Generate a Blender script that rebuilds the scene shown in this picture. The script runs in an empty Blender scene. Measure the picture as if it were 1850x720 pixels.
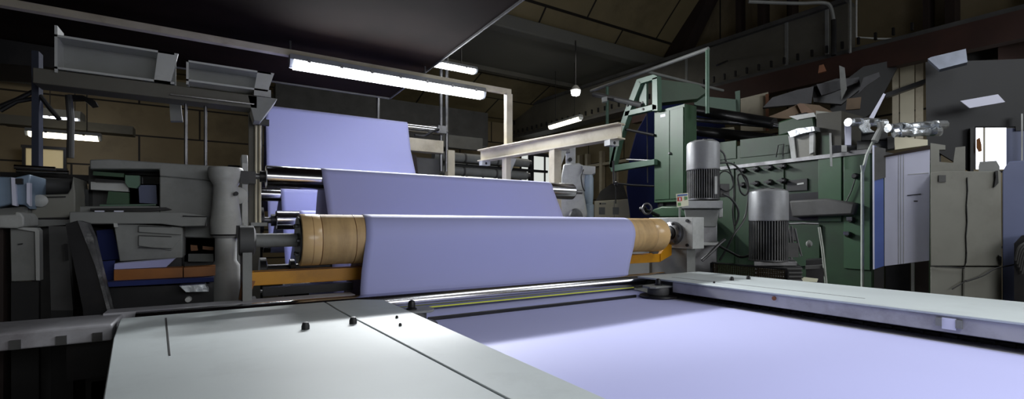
import bpy, bmesh, math, random
from mathutils import Vector
random.seed(7)
C = bpy.context.scene.collection
H = 1.6
SA, CA = 0.5284, 0.8490
FPX = 852.0
def ray(px, py):
    r = (px-925)/FPX; u = (408-py)/FPX
    return (SA+CA*r, CA-SA*r, u)
def onX(px, py, X): d = ray(px, py); t = X/d[0]; return (X, d[1]*t, H+d[2]*t)
def onY(px, py, Y):
    if py == 'F': q = onY(px, 408, Y); return (q[0], q[1], 0.0)
    d = ray(px, py); t = Y/d[1]; return (d[0]*t, Y, H+d[2]*t)
def onZ(px, py, z): d = ray(px, py); t = z/d[2]; return (d[0]*t, d[1]*t, H+z)
def onT(px, py, t):
    if py == 'F': q = onT(px, 408, t); return (q[0], q[1], 0.0)
    d = ray(px, py); return (d[0]*t, d[1]*t, H+d[2]*t)
def Z(z): return H+z

# ------------------------------------------------------------- materials
def lin(c):
    return tuple(((x/255)/12.92 if x/255 <= .04045 else ((x/255+.055)/1.055)**2.4) for x in c)
MATS = {}
def mat(name, rgb, rough=.5, metal=0.0, var=.12, scale=6.0, bump=0.0, dirt=None, dirt_amt=.35, spec=.5, stretch=(1,1,1)):
    m = bpy.data.materials.new(name); m.use_nodes = True
    nt = m.node_tree; N = nt.nodes; L = nt.links
    b = N['Principled BSDF']
    b.inputs['Roughness'].default_value = rough
    b.inputs['Metallic'].default_value = metal
    b.inputs['Specular IOR Level'].default_value = spec
    tc = N.new('ShaderNodeTexCoord'); mp = N.new('ShaderNodeMapping')
    mp.inputs['Scale'].default_value = stretch
    L.new(tc.outputs['Object'], mp.inputs['Vector'])
    nz = N.new('ShaderNodeTexNoise'); nz.inputs['Scale'].default_value = scale; nz.inputs['Detail'].default_value = 6
    L.new(mp.outputs['Vector'], nz.inputs['Vector'])
    cr = N.new('ShaderNodeValToRGB')
    c = lin(rgb)
    cr.color_ramp.elements[0].position = .3; cr.color_ramp.elements[1].position = .7
    cr.color_ramp.elements[0].color = tuple(x*(1-var) for x in c)+(1,)
    cr.color_ramp.elements[1].color = tuple(min(1, x*(1+var)) for x in c)+(1,)
    L.new(nz.outputs['Fac'], cr.inputs['Fac'])
    out = cr.outputs['Color']
    if dirt:
        n2 = N.new('ShaderNodeTexNoise'); n2.inputs['Scale'].default_value = scale*.55; n2.inputs['Detail'].default_value = 8
        n2.inputs['Roughness'].default_value = .7
        L.new(tc.outputs['Object'], n2.inputs['Vector'])
        r2 = N.new('ShaderNodeValToRGB'); r2.color_ramp.elements[0].position = .5; r2.color_ramp.elements[1].position = .72
        r2.color_ramp.elements[0].color = (0,0,0,1); r2.color_ramp.elements[1].color = (dirt_amt,)*3+(1,)
        L.new(n2.outputs['Fac'], r2.inputs['Fac'])
        mx = N.new('ShaderNodeMixRGB'); L.new(r2.outputs['Color'], mx.inputs['Fac'])
        L.new(out, mx.inputs[1]); mx.inputs[2].default_value = lin(dirt)+(1,)
        out = mx.outputs['Color']
    L.new(out, b.inputs['Base Color'])
    if bump:
        bp = N.new('ShaderNodeBump'); bp.inputs['Strength'].default_value = bump; bp.inputs['Distance'].default_value = .01
        L.new(nz.outputs['Fac'], bp.inputs['Height']); L.new(bp.outputs['Normal'], b.inputs['Normal'])
    MATS[name] = m
    return m
def emit(name, rgb, strength):
    m = bpy.data.materials.new(name); m.use_nodes = True
    b = m.node_tree.nodes['Principled BSDF']
    b.inputs['Base Color'].default_value = lin(rgb)+(1,)
    b.inputs['Emission Color'].default_value = lin(rgb)+(1,)
    b.inputs['Emission Strength'].default_value = strength
    MATS[name] = m
    return m
def panelled(name, rgb, line, sx, sz, axes='XZ', w=.02):
    """wall of flat boards with dark joints"""
    m = mat(name, rgb, .75, var=.18, scale=.8, dirt=(40,36,26), dirt_amt=.5)
    nt = m.node_tree; N = nt.nodes; L = nt.links; b = N['Principled BSDF']
    src = b.inputs['Base Color'].links[0].from_socket
    tc = N.new('ShaderNodeTexCoord'); sp = N.new('ShaderNodeSeparateXYZ'); L.new(tc.outputs['Object'], sp.inputs[0])
    cb = N.new('ShaderNodeCombineXYZ')
    L.new(sp.outputs[axes[0]], cb.inputs[0]); L.new(sp.outputs[axes[1]], cb.inputs[1])
    br = N.new('ShaderNodeTexBrick'); br.inputs['Scale'].default_value = 1
    br.inputs['Brick Width'].default_value = sx; br.inputs['Row Height'].default_value = sz
    br.inputs['Mortar Size'].default_value = w; br.offset = .5
    br.inputs['Color1'].default_value = (1,1,1,1); br.inputs['Color2'].default_value = (.82,.82,.82,1)
    br.inputs['Mortar'].default_value = lin(line)+(1,)
    L.new(cb.outputs[0], br.inputs['Vector'])
    mx = N.new('ShaderNodeMixRGB'); mx.blend_type = 'MULTIPLY'; mx.inputs['Fac'].default_value = 1
    L.new(src, mx.inputs[1]); L.new(br.outputs['Color'], mx.inputs[2])
    L.new(mx.outputs['Color'], b.inputs['Base Color'])
    return m

cloth_m = mat('lavender_cloth', (171,174,221), .66, var=.012, scale=1.3, bump=0, spec=.3)
_b = cloth_m.node_tree.nodes['Principled BSDF']
_b.inputs['Sheen Weight'].default_value = .15
steel = mat('polished_steel', (190,190,195), .17, 1.0, .12, 3, stretch=(1,18,18))
steel_d = mat('dull_steel', (120,120,122), .42, .9, .3, 8, dirt=(40,38,36))
card = mat('cardboard', (196,164,116), .55, 0, .16, 5, .1, dirt=(120,80,40), stretch=(6,1,1))
card_l = mat('taped_cardboard', (208,174,124), .25, 0, .12, 6, .1, dirt=(150,100,50))
tape_m = mat('tape_edge', (120,82,44), .35)
plate_m = mat('grey_painted_plate', (186,194,196), .55, 0, .05, 2.5, .02, dirt=(120,124,126), dirt_amt=.35)
fascia_m = mat('scuffed_white_paint', (168,168,174), .5, 0, .12, 5, .05, dirt=(92,84,86), dirt_amt=.6)
black = mat('black_rubber', (22,22,24), .55, 0, .2)
black_m = mat('black_metal', (30,30,33), .4, .3, .3, 6, dirt=(60,55,50))
dark_brown = mat('dark_brown_sheet', (40,28,24), .7, 0, .35, 1.2)
hood_m = mat('sooty_hood', (24,17,15), .9, spec=.04, var=.45, scale=1.4, dirt=(34,18,14))
green = mat('green_machine_paint', (48,80,54), .45, 0, .14, 3, .03, dirt=(48,66,50), dirt_amt=.6)
green_d = mat('dark_green_paint', (30,58,34), .5, 0, .2, 3, dirt=(28,40,30), dirt_amt=.7)
green_l = mat('pale_green_paint', (80,110,92), .45, 0, .1, 4, dirt=(70,90,80), dirt_amt=.5)
grey_l = mat('light_grey_paint', (176,178,176), .5, 0, .1, 4, .03, dirt=(96,92,86), dirt_amt=.5)
grey_m = mat('mid_grey_paint', (128,130,128), .55, 0, .14, 3, .03, dirt=(70,68,64), dirt_amt=.5)
grey_d = mat('dark_grey_paint', (72,72,72), .6, 0, .2, 3, dirt=(36,34,32), dirt_amt=.6)
olive = mat('olive_grey_girder', (88,86,78), .6, 0, .2, 1.5, dirt=(50,46,40), dirt_amt=.5)
iron_w = mat('cream_steel_section', (186,178,156), .5, 0, .1, 5, .05, dirt=(130,112,88), dirt_amt=.5)
beige = mat('beige_enamel', (206,200,176), .5, 0, .05, 3)
beige_m = mat('beige_grey_cabinet', (124,124,116), .55, 0, .08, 3, .02, dirt=(96,92,84), dirt_amt=.5)
yellow = mat('yellow_paint', (200,138,16), .4, 0, .12, 6, dirt=(120,80,20), dirt_amt=.6)
orange = mat('orange_paint', (150,90,26), .45, 0, .2, 5, dirt=(90,50,20), dirt_amt=.5)
blue_c = mat('navy_cloth', (20,34,92), .8, 0, .15, 3)
blue_p = mat('blue_panel_paint', (70,92,160), .45, 0, .12, 3)
blue_g = mat('blue_grey_panel', (96,104,136), .5, 0, .2, 1.5)
white_p = mat('pale_lavender_sheet', (214,216,236), .45, 0, .04, 2)
red_b = mat('rust_red_beam', (58,34,28), .6, 0, .25, 2, dirt=(44,28,24), dirt_amt=.6)
rust = mat('rusty_brown', (120,74,46), .7, 0, .3, 5)
motor_m = mat('motor_grey', (138,140,143), .42, .2, .08, 5, .03, dirt=(100,98,96), dirt_amt=.5)
fin_m = mat('motor_fins', (112,112,112), .5, .4, .2, 10, dirt=(36,34,32), dirt_amt=.7)
cable_m = mat('grey_cable', (60,62,62), .45)
cable_w = mat('pale_conduit', (170,176,168), .45, 0, .15, 8)
foil = mat('crumpled_foil', (200,205,210), .25, .8, .3, 16, .6)
tarp = mat('grey_tarpaulin', (84,84,88), .65, 0, .3, 3, .2, dirt=(40,40,44))
paper_b = mat('brown_paper', (132,112,92), .7, 0, .2, 4, .2)
sticker = mat('sticker_cream', (222,222,196), .5, 0, .03)
st_red = mat('sticker_red', (190,60,40), .5); st_blue = mat('sticker_blue', (50,90,160), .5); st_grn = mat('sticker_green', (90,140,80), .5)
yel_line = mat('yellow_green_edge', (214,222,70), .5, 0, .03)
glass_d = mat('dark_glass', (20,24,26), .12)
floor_m = mat('oily_concrete', (70,66,60), .6, 0, .25, 1.2, .05, dirt=(30,26,22), dirt_amt=.7)
wall_beige = panelled('beige_wall_boards', (128,114,86), (50,44,34), 2.4, .75)
wall_beige_y = panelled('beige_wall_boards_side', (140,128,100), (60,52,40), 1.7, 1.25, 'YZ')
roof_beige = panelled('beige_roof_boards', (128,116,84), (50,44,34), 2.4, 1.1, 'XY', .025)
soffit_m = mat('grey_soffit', (104,104,96), .8, 0, .1, .6)
lampw = emit('lamp_white', (245,250,255), 12)
lampw2 = emit('lamp_white_far', (235,240,255), 9)
lampc = emit('lamp_warm', (255,246,220), 6)
daylight = emit('daylight_pane', (236,240,255), 2.6)
glow = emit('warm_glow_pane', (220,200,150), .16)
dim_day = emit('dim_daylight_pane', (225,230,225), .8)
clear_plastic = mat('clear_plastic_cap', (200,205,205), .2, 0, .1)

# ------------------------------------------------------------- mesh helper
WLOC = {}
class M:
    def __init__(s): s.v = []; s.f = []
    def add(s, v, f):
        n = len(s.v); s.v += [tuple(p) for p in v]; s.f += [tuple(i+n for i in q) for q in f]; return s
    def box(s, x0, x1, y0, y1, z0, z1):
        if x0 > x1: x0, x1 = x1, x0
        if y0 > y1: y0, y1 = y1, y0
        if z0 > z1: z0, z1 = z1, z0
        v = [(x,y,z) for z in (z0,z1) for y in (y0,y1) for x in (x0,x1)]
        return s.add(v, [(0,2,3,1),(4,5,7,6),(0,1,5,4),(2,6,7,3),(0,4,6,2),(1,3,7,5)])
    def prism(s, pts, vec):
        n = len(pts); a = [Vector(p) for p in pts]; w = Vector(vec)
        v = a+[p+w for p in a]
        f = [tuple(range(n)), tuple(range(2*n-1, n-1, -1))]
        f += [(i, (i+1)%n, (i+1)%n+n, i+n) for i in range(n)]
        return s.add(v, f)
    def cyl(s, p0, p1, r0, r1=None, seg=32, caps=True):
        if r1 is None: r1 = r0
        p0 = Vector(p0); p1 = Vector(p1); d = (p1-p0).normalized()
        a = d.orthogonal().normalized(); b = d.cross(a)
        v = []
        for p, r in ((p0,r0),(p1,r1)):
            for i in range(seg):
                t = 2*math.pi*i/seg; v.append(p+a*(r*math.cos(t))+b*(r*math.sin(t)))
        f = [(i, (i+1)%seg, (i+1)%seg+seg, i+seg) for i in range(seg)]
        if caps: f += [tuple(range(seg-1,-1,-1)), tuple(range(seg, 2*seg))]
        return s.add(v, f)
    def lathe(s, c, prof, seg=40, axis='Z'):
        v = []; c = Vector(c)
        for r, h in prof:
            for i in range(seg):
                t = 2*math.pi*i/seg; a, b = r*math.cos(t), r*math.sin(t)
                o = {'Z':(a,b,h),'X':(h,a,b),'Y':(a,h,b)}[axis]
                v.append(c+Vector(o))
        f = []
        for k in range(len(prof)-1):
            f += [(k*seg+i, k*seg+(i+1)%seg, (k+1)*seg+(i+1)%seg, (k+1)*seg+i) for i in range(seg)]
        f += [tuple(range(seg-1,-1,-1)), tuple(range((len(prof)-1)*seg, len(prof)*seg))]
        return s.add(v, f)
    def tube(s, pts, r, seg=10, smooth=True):
        P = [Vector(p) for p in pts]
        if smooth and len(P) > 2:
            Q = []
            for i in range(len(P)-1):
                p0 = P[max(i-1,0)]; p1 = P[i]; p2 = P[i+1]; p3 = P[min(i+2,len(P)-1)]
                for k in range(8):
                    t = k/8
                    Q.append(.5*((2*p1)+(-p0+p2)*t+(2*p0-5*p1+4*p2-p3)*t*t+(-p0+3*p1-3*p2+p3)*t**3))
            Q.append(P[-1]); P = Q
        v = []; a = None
        for i, p in enumerate(P):
            d = (P[min(i+1,len(P)-1)]-P[max(i-1,0)]).normalized()
            a = d.orthogonal().normalized() if a is None else (a-d*a.dot(d)).normalized()
            b = d.cross(a)
            for k in range(seg):
                t = 2*math.pi*k/seg; v.append(p+a*(r*math.cos(t))+b*(r*math.sin(t)))
        f = []
        for i in range(len(P)-1):
            f += [(i*seg+k, i*seg+(k+1)%seg, (i+1)*seg+(k+1)%seg, (i+1)*seg+k) for k in range(seg)]
        f += [tuple(range(seg-1,-1,-1)), tuple(range((len(P)-1)*seg, len(P)*seg))]
        return s.add(v, f)
    # polygons read off the photograph, laid on a real plane and given depth
    def pY(s, pts, Y, d): return s.prism([onY(a, b, Y) for a, b in pts], (0, d, 0))
    def pX(s, pts, X, d): return s.prism([onX(a, b, X) for a, b in pts], (d, 0, 0))
    def pT(s, pts, t, d):
        # box sides run along the sight line of the edge nearest the middle, so the front face keeps its outline
        e = ray(min((p[0] for p in pts), key=lambda a: abs(a-925)), 408)
        return s.prism([onT(a, b, t) for a, b in pts], (e[0]*d, e[1]*d, 0))
    def build(s, name, material, parent=None, bevel=0, **kw):
        me = bpy.data.meshes.new(name)
        if parent is None:
            xs = [p[0] for p in s.v]; ys = [p[1] for p in s.v]; zs = [p[2] for p in s.v]
            L = Vector(((min(xs)+max(xs))/2, (min(ys)+max(ys))/2, min(zs)))
        else: L = WLOC[parent.name]
        me.from_pydata([Vector(p)-L for p in s.v], [], s.f)
        bm = bmesh.new(); bm.from_mesh(me)
        bmesh.ops.recalc_face_normals(bm, faces=bm.faces); bm.to_mesh(me); bm.free()
        for p in me.polygons: p.use_smooth = True
        me.set_sharp_from_angle(angle=math.radians(35))
        me.materials.append(material)
        o = bpy.data.objects.new(name, me); C.objects.link(o)
        if parent is None: o.location = L
        else: o.parent = parent
        WLOC[o.name] = L
        if bevel:
            b = o.modifiers.new('bevel', 'BEVEL'); b.width = bevel; b.segments = 2; b.limit_method = 'ANGLE'
            b.angle_limit = math.radians(40); b.harden_normals = False
        for k, val in kw.items(): o[k] = val
        return o
def B(*a): return M().box(*a)
def thing(name, label, cat, loc, group=None):
    o = bpy.data.objects.new(name, None); C.objects.link(o); o.location = loc
    o['label'] = label; o['category'] = cat; o.empty_display_size = .1
    if group: o['group'] = group
    WLOC[o.name] = Vector(loc)
    return o
def tag(o, label, cat, group=None):
    o['label'] = label; o['category'] = cat
    if group: o['group'] = group
    return o
def struct(o): o['kind'] = 'structure'; return o
def copy_tree(root, delta, label=None):
    r = root.copy(); C.objects.link(r); r.location = root.location+Vector(delta)
    if label: r['label'] = label
    for ch in root.children:
        c = ch.copy(); C.objects.link(c); c.parent = r
        for g in ch.children:
            d = g.copy(); C.objects.link(d); d.parent = c
    return r

# ============================================================= SETTING
struct(B(-8, 12, -6, 15, -.2, 0).build('floor', floor_m))
struct(B(-8, 12, 14.2, 14.4, 0, 9).build('wall_back', wall_beige))
struct(B(11, 11.2, -6, 14.2, 0, 9).build('wall_right', wall_beige_y))
struct(B(-8.2, -8, -6, 14.4, 0, 9).build('wall_left', wall_beige_y))
struct(B(-8, 11, -6.2, -6, 0, 9).build('wall_front', wall_beige))
# saw-tooth roof: boarded slope, gutter girder, flat grey soffit, second boarded slope
m = M(); m.prism([(-8, 9.0, Z(4.65)), (-8, 6.0, Z(8.55)-1.1), (-8, 6.0, Z(8.7)-1.1), (-8, 9.1, Z(4.8))], (19, 0, 0))
struct(m.build('ceiling', roof_beige))
struct(B(-8, 11, -6, 6.0, Z(7.4), Z(7.6)).build('ceiling', roof_beige))
struct(B(-8, 11, 9.0, 11.5, Z(4.4), Z(4.5)).build('ceiling', soffit_m))
m = M(); m.prism([(-8, 11.5, Z(4.4)), (-8, 14.2, Z(3.6)), (-8, 14.2, Z(3.75)), (-8, 11.5, Z(4.55))], (19, 0, 0))
struct(m.build('ceiling', roof_beige))
struct(B(-8, 11, 8.75, 9.05, Z(4.3), Z(4.62)).build('beam_gutter', soffit_m, bevel=.03))
struct(B(-8, 11, 11.4, 11.55, Z(4.28), Z(4.4)).build('trim_1', olive))
struct(B(1.2, 7.2, 13.0, 13.6, Z(2.5), Z(3.55)).build('beam_back', grey_d))
struct(B(-8, 1.2, 13.4, 13.9, Z(3.0), Z(3.35)).build('beam_back_left', soffit_m))
# crane runway along the right side: girder, red beam, rail with clips
def along(m, xa, ya, xb, yb, w, z0, z1):
    d = Vector((xb-xa, yb-ya, 0)).normalized(); n = Vector((d.y, -d.x, 0))*w
    return m.prism([(xa, ya, z0), (xb, yb, z0), (xb+n.x, yb+n.y, z0), (xa+n.x, ya+n.y, z0)], (0, 0, z1-z0))
cg = thing('crane_runway_girder', 'long grey crane runway girder with clipped rail running under the roof on the right', 'girder', (9.6, 6, Z(2.7)))
along(M(), 9.59, 4.0, 8.76, 14.1, .35, Z(3.12), Z(4.0)).build('web_plate', olive, cg)
along(M(), 9.85, -1, 8.6, 14.1, .5, Z(3.02), Z(3.12)).build('lower_flange', iron_w if False else grey_d, cg)
along(M(), 9.49, 4.0, 8.66, 14.1, .45, Z(4.0), Z(4.08)).build('upper_flange', grey_d, cg)
along(M(), 9.75, -1, 8.95, 8.6, .2, Z(2.62), Z(3.02)).build('lower_beam', red_b, cg, label='rust red beam face')
for i in range(46):
    y = 3+i*.24; x = 9.7-(y+1)*.0822
    M().box(x, x+.05, y, y+.03, Z(3.12), Z(3.24)).build('rail_clip', black_m, cg)
for y in (4.3, 5.0, 7.2):
    x = 10.0-(y+1)*.082-.02
    M().box(x, x+.03, y, y+.06, Z(3.14), Z(4.0)).build('stiffener', grey_m, cg)
# roof posts above the girder
for i, y in enumerate((1.9, 2.85, 3.2, 4.6, 5.55, 6.2, 6.8)):
    struct(B(10.7, 10.98, y, y+.08+.05*(i % 2), Z(3.0), Z(6.6)).build('trim_%d' % (i+2), dark_brown))
m = M(); m.prism([(10.5, 8.6, Z(4.2)), (10.5, 6.4, Z(7.4)), (10.5, 6.9, Z(7.4)), (10.5, 9.0, Z(4.5)), (10.5, 9.0, Z(4.2))], (.4, 0, 0))
struct(m.build('beam_rafter', dark_brown))
# openings along back wall
def pane_window(n, x0, x1, z0, z1, y, material):
    w = struct(B(x0, x1, y, y+.03, z0, z1).build('window_%d' % n, material))
    f = M()
    k = max(2, int((x1-x0)/.5)+1)
    for i in range(k):
        x = x0+(x1-x0)*i/(k-1); f.box(x-.025, x+.025, y-.05, y, z0, z1)
    f.box(x0-.04, x1+.04, y-.06, y, z1, z1+.06); f.box(x0-.04, x1+.04, y-.06, y, z0-.06, z0)
    f.build('window_frame', black_m, w)
a = onY(812, 320, 14.1); b = onY(900, 300, 14.1)
pane_window(1, a[0], b[0], Z(1.0), Z(2.05), 14.1, dim_day)
a = onY(940, 320, 13.9); b = onY(1004, 300, 13.9)
pane_window(2, a[0], b[0], Z(1.3), Z(2.5), 13.9, dim_day)
a = onY(44, 285, 13.9); b = onY(118, 250, 13.9)
pane_window(3, a[0], b[0], Z(1.25), Z(1.65), 13.9, glow)

# ============================================================= OVERHEAD HOOD
hd = thing('overhead_hood', 'large dark sooty sheet metal hood hanging over the machine', 'hood', (-1.5, 2.8, Z(1.8)))
B(-5.2, 2.06, -1.5, 6.6, Z(1.82), Z(2.05)).build('hood_body', hood_m, hd)
m = M(); m.box(2.06, 2.075, -1.5, 6.615, Z(1.8), Z(2.06)); m.box(-5.2, 2.075, 6.6, 6.615, Z(1.8), Z(2.06)); m.build('edge_trim', grey_d, hd)
for px in (683, 805):
    p = onY(px, 200, 6.55)
hp = onY(683, 200, 7.5)
M().cyl((hp[0], 7.5, Z(4.4)), (hp[0], 7.5, Z(1.5)), .03, seg=12).build('hanger_pipe', steel_d, hd)
for x, y in ((1.9, 6.4), (-3, 6.4), (1.9, -1), (-3, -1)):
    M().cyl((x, y, Z(2.05)), (x, y, Z(7.4)), .03, seg=12).build('suspension_rod', black_m, hd)

# ============================================================= FABRIC WEB
def arc(cy, cz, r, a0, a1, n=14):
    return [(cy+r*math.cos(math.radians(a0+(a1-a0)*i/n)), cz+r*math.sin(math.radians(a0+(a1-a0)*i/n))) for i in range(n+1)]
path = []
def seg_(pts, xl, xr):
    for i, p in enumerate(pts): path.append((p[0], p[1], xl, xr))
T = .003
seg_([(7.225, .2)], .50, 2.55)
seg_(arc(7.15, 1.55, .072+T, 0, 180), .535, 2.50)
seg_([(6.95, 1.15)], .53, 2.5)
seg_([(6.72, .75)], .52, 2.5)
seg_([(6.45, -.2)], .52, 2.5)
seg_(arc(6.38, -.25, .07+T, 0, -180), .53, 2.52)
seg_(arc(5.58-.08, .33, .07+T, 0, 180), .55, 2.6)
seg_(arc(5.02, -.45, .07+T, 0, -180), .56, 2.6)
seg_(arc(4.40, .05, .08+T, 0, 180), .58, 2.6)
seg_(arc(4.02, -.5, .07+T, 0, -180), .6, 2.62)
seg_(arc(3.6, .335, .077+T, 0, 172), .62, 2.64)
seg_([(3.40, .12)], .63, 2.65)
seg_([(3.30, -.1)], .635, 2.66)
seg_(arc(3.14, -.52, .07+T, 0, -180), .64, 2.68)
a_ = arc(2.72, -.073, .136+T, 5, 180)
for i, p in enumerate(a_):
    k = i/len(a_); path.append((p[0], p[1], .705-.03*k, 2.755-.03*k))
seg_([(2.583, -.16)], .665, 2.71); seg_([(2.589, -.25)], .655, 2.685)
seg_([(2.594, -.34)], .65, 2.665)
seg_(arc(2.54, -.418, .055+T, 0, -90, 8), .65, 2.66)
for y, z in ((2.46, -.4765), (2.42, -.481), (2.37, -.488), (2.33, -.495), (2.30, -.498)): seg_([(y, z)], .625, 2.645)
for i in range(1, 40): seg_([(2.30-i*.1, -.498)], .60, 2.625)
NX = 48
v = []; f = []
for j, (y, z, xl, xr) in enumerate(path):
    for i in range(NX+1):
        k = i/NX; x = xl+(xr-xl)*k
        dz = 0
        if y < 2.2: dz = .0022*math.sin(x*3.1+y*2.3)*math.sin(y*4.1-x*1.3)+.0022
        v.append((x, y, Z(z)+dz))
for j in range(len(path)-1):
    for i in range(NX):
        a = j*(NX+1)+i; f.append((a, a+1, a+NX+2, a+NX+1))
fw = M().add(v, f).build('fabric_web', cloth_m)
sd = fw.modifiers.new('thick', 'SOLIDIFY'); sd.thickness = .002; sd.offset = 0
tag(fw, 'continuous pale lavender fabric running over the rollers and across the machine table', 'fabric')

# ============================================================= ROLLERS
def roller(name, label, x0, x1, y, z, r, shafts, material=steel, sr=.02, collar=True, group='steel guide rollers under the fabric'):
    t = thing(name, label, 'roller', ((x0+x1)/2, y, Z(z)), group)
    M().lathe((0, y, Z(z)), [(r-.012, x0), (r-.004, x0+.001), (r, x0+.006), (r, x1-.006), (r-.004, x1-.001), (r-.012, x1)], 64, 'X').build('roller_shell', material, t)
    s0, s1 = shafts
    for a, b in ((s0, x0), (x1, s1)):
        if abs(b-a) > .01:
            M().cyl((a, y, Z(z)), (b, y, Z(z)), sr, seg=20).build('shaft', steel_d, t)
    if collar:
        M().cyl((x0-.035, y, Z(z)), (x0+.004, y, Z(z)), sr*1.9, seg=24).build('collar', black_m, t)
        M().cyl((x1-.004, y, Z(z)), (x1+.035, y, Z(z)), sr*1.9, seg=24).build('collar', black_m, t)
    return t
r2 = roller('guide_roller', 'large polished steel roller high above the cardboard roll, fabric folded over it', .27, 2.93, 3.6, .335, .077, (.12, 3.05))
roller('guide_roller', 'steel roller seen through the gap below the high roller, pale fabric over its right', .36, 2.85, 5.5, .33, .07, (.2, 3.0), sr=.02)
r4 = roller('guide_roller', 'low steel roller with a black flange wheel just left behind the cardboard roll', .407, 2.85, 4.4, .05, .08, (.2, 3.0), sr=.026)
M().lathe((0, 4.4, Z(.05)), [(.06, .24), (.105, .245), (.105, .315), (.06, .32)], 40, 'X').build('flange_wheel', black_m, r4)
roller('guide_roller', 'thin top roller the raised fabric hangs from beneath the dark hood', .5, 3.1, 7.15, 1.55, .07, (.4, 3.2), sr=.02, collar=False)
for y, z, x0, lb in ((6.38, -.25, .45, 'idler roller at the foot of the tall fabric sheet'), (5.02, -.45, .45, 'idler roller low down behind the flanged roller'),
                 (4.02, -.5, .42, 'lower steel idler left under the cardboard roll'), (3.14, -.52, .4, 'idler roller low behind the yellow bar')):
    roller('idler_roller', lb, x0, 2.85, y, z, .07, (.15, 3.05), group='idler rollers low in the machine')
# the polished roller at the table
sr_ = thing('table_roller', 'long polished steel roller where the fabric turns onto the table', 'roller', (1.8, 2.54, Z(-.473)))
M().lathe((0, 2.54, Z(-.418)), [(.04, -.30), (.055, -.296), (.055, 2.99), (.05, 2.995)], 64, 'X').build('roller_shell', steel, sr_)
M().cyl((2.99, 2.54, Z(-.418)), (3.25, 2.54, Z(-.418)), .022).build('shaft', steel_d, sr_)
M().cyl((-.38, 2.54, Z(-.418)), (-.3, 2.54, Z(-.418)), .022).build('shaft', steel_d, sr_)
tag(M().tube([(.74, 2.478, Z(-.452)), (1.7, 2.478, Z(-.452)), (2.6, 2.478, Z(-.452))], .0042, 8, False).build('yellow_edge_line', yel_line), 'thin yellow green line running along the front of the polished table roller', 'cord')  # thin yellow green line along the roller front, built as a tube
tag(B(.93, 2.46, 2.318, 2.334, Z(-.4955), Z(-.476)).build('spreader_bar', black_m, bevel=.003), 'thin black bar across the fabric in front of the polished table roller', 'bar')

# ============================================================= CARDBOARD ROLL
cr = thing('cardboard_roll', 'thick brown cardboard roll on a steel shaft with fabric passing over it', 'roll', (1.75, 2.72, Z(-.209)))
M().lathe((0, 2.72, Z(-.073)), [(.12, .36), (.134, .363), (.136, .37), (.136, 3.13), (.132, 3.14), (.11, 3.142)], 72, 'X').build('core_tube', card, cr)
M().lathe((0, 2.72, Z(-.073)), [(.1365, .364), (.1378, .366), (.1378, .455), (.1365, .457)], 72, 'X').build('tape_wrap', card_l, cr, label='glossy tape wrap round the left end')
M().lathe((0, 2.72, Z(-.073)), [(.1365, 2.98), (.1378, 2.982), (.1378, 3.128), (.1365, 3.13)], 72, 'X').build('tape_wrap', card_l, cr, label='glossy tape wrap round the right end')
for x in (.415, .458, .63, 2.985):
    M().lathe((0, 2.72, Z(-.073)), [(.1362, x), (.1382, x+.001), (.1382, x+.003), (.1362, x+.004)], 72, 'X').build('tape_edge', tape_m, cr)
edk = M().lathe((0, 2.72, Z(-.073)), [(.03, .352), (.124, .354), (.126, .362), (.1, .363)], 48, 'X').build('end_disc', black_m, cr)
for k in range(6):
    a = k*math.pi/3
    M().cyl((.342, 2.72+.085*math.cos(a), Z(-.073)+.085*math.sin(a)), (.354, 2.72+.085*math.cos(a), Z(-.073)+.085*math.sin(a)), .01, seg=6).build('bolt', steel_d, edk)
M().lathe((0, 2.72, Z(-.073)), [(.03, .10), (.035, .105), (.035, .352)], 36, 'X').build('shaft', grey_m, cr)
M().lathe((0, 2.72, Z(-.073)), [(.034, 3.142), (.034, 3.17), (.02, 3.18), (.02, 3.34)], 30, 'X').build('shaft', grey_l, cr)

# ============================================================= YELLOW BAR
yb = thing('yellow_cross_bar', 'yellow steel channel bar running right across under the cardboard roll', 'bar', (1.8, 2.79, Z(-.30)))
m = M(); m.box(.12, 3.2, 2.742, 2.75, Z(-.30), Z(-.235)); m.box(.12, 3.2, 2.742, 2.84, Z(-.305), Z(-.297)); m.box(.12, 3.2, 2.832, 2.84, Z(-.30), Z(-.235))
m.build('channel', yellow, yb, .002)
B(.16, 3.1, 2.752, 2.83, Z(-.25), Z(-.238)).build('cover_strip', rust, yb)
m = M(); m.prism([(3.19, 2.735, Z(-.30)), (3.33, 2.735, Z(-.25)), (3.33, 2.735, Z(-.13)), (3.30, 2.735, Z(-.13)), (3.19, 2.735, Z(-.235))], (0, .03, 0)); m.build('end_bracket', yellow, yb)
m = M(); m.prism([(.08, 2.735, Z(-.42)), (.11, 2.735, Z(-.43)), (.16, 2.735, Z(-.28)), (.10, 2.735, Z(-.27))], (0, .05, 0)); m.build('end_bracket', orange, yb)
tag(B(.2, .66, 2.80, 2.86, Z(-.37), Z(-.325)).build('black_cross_bar', black_m), 'short black bar just below the yellow bar on the left', 'bar')

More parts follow.
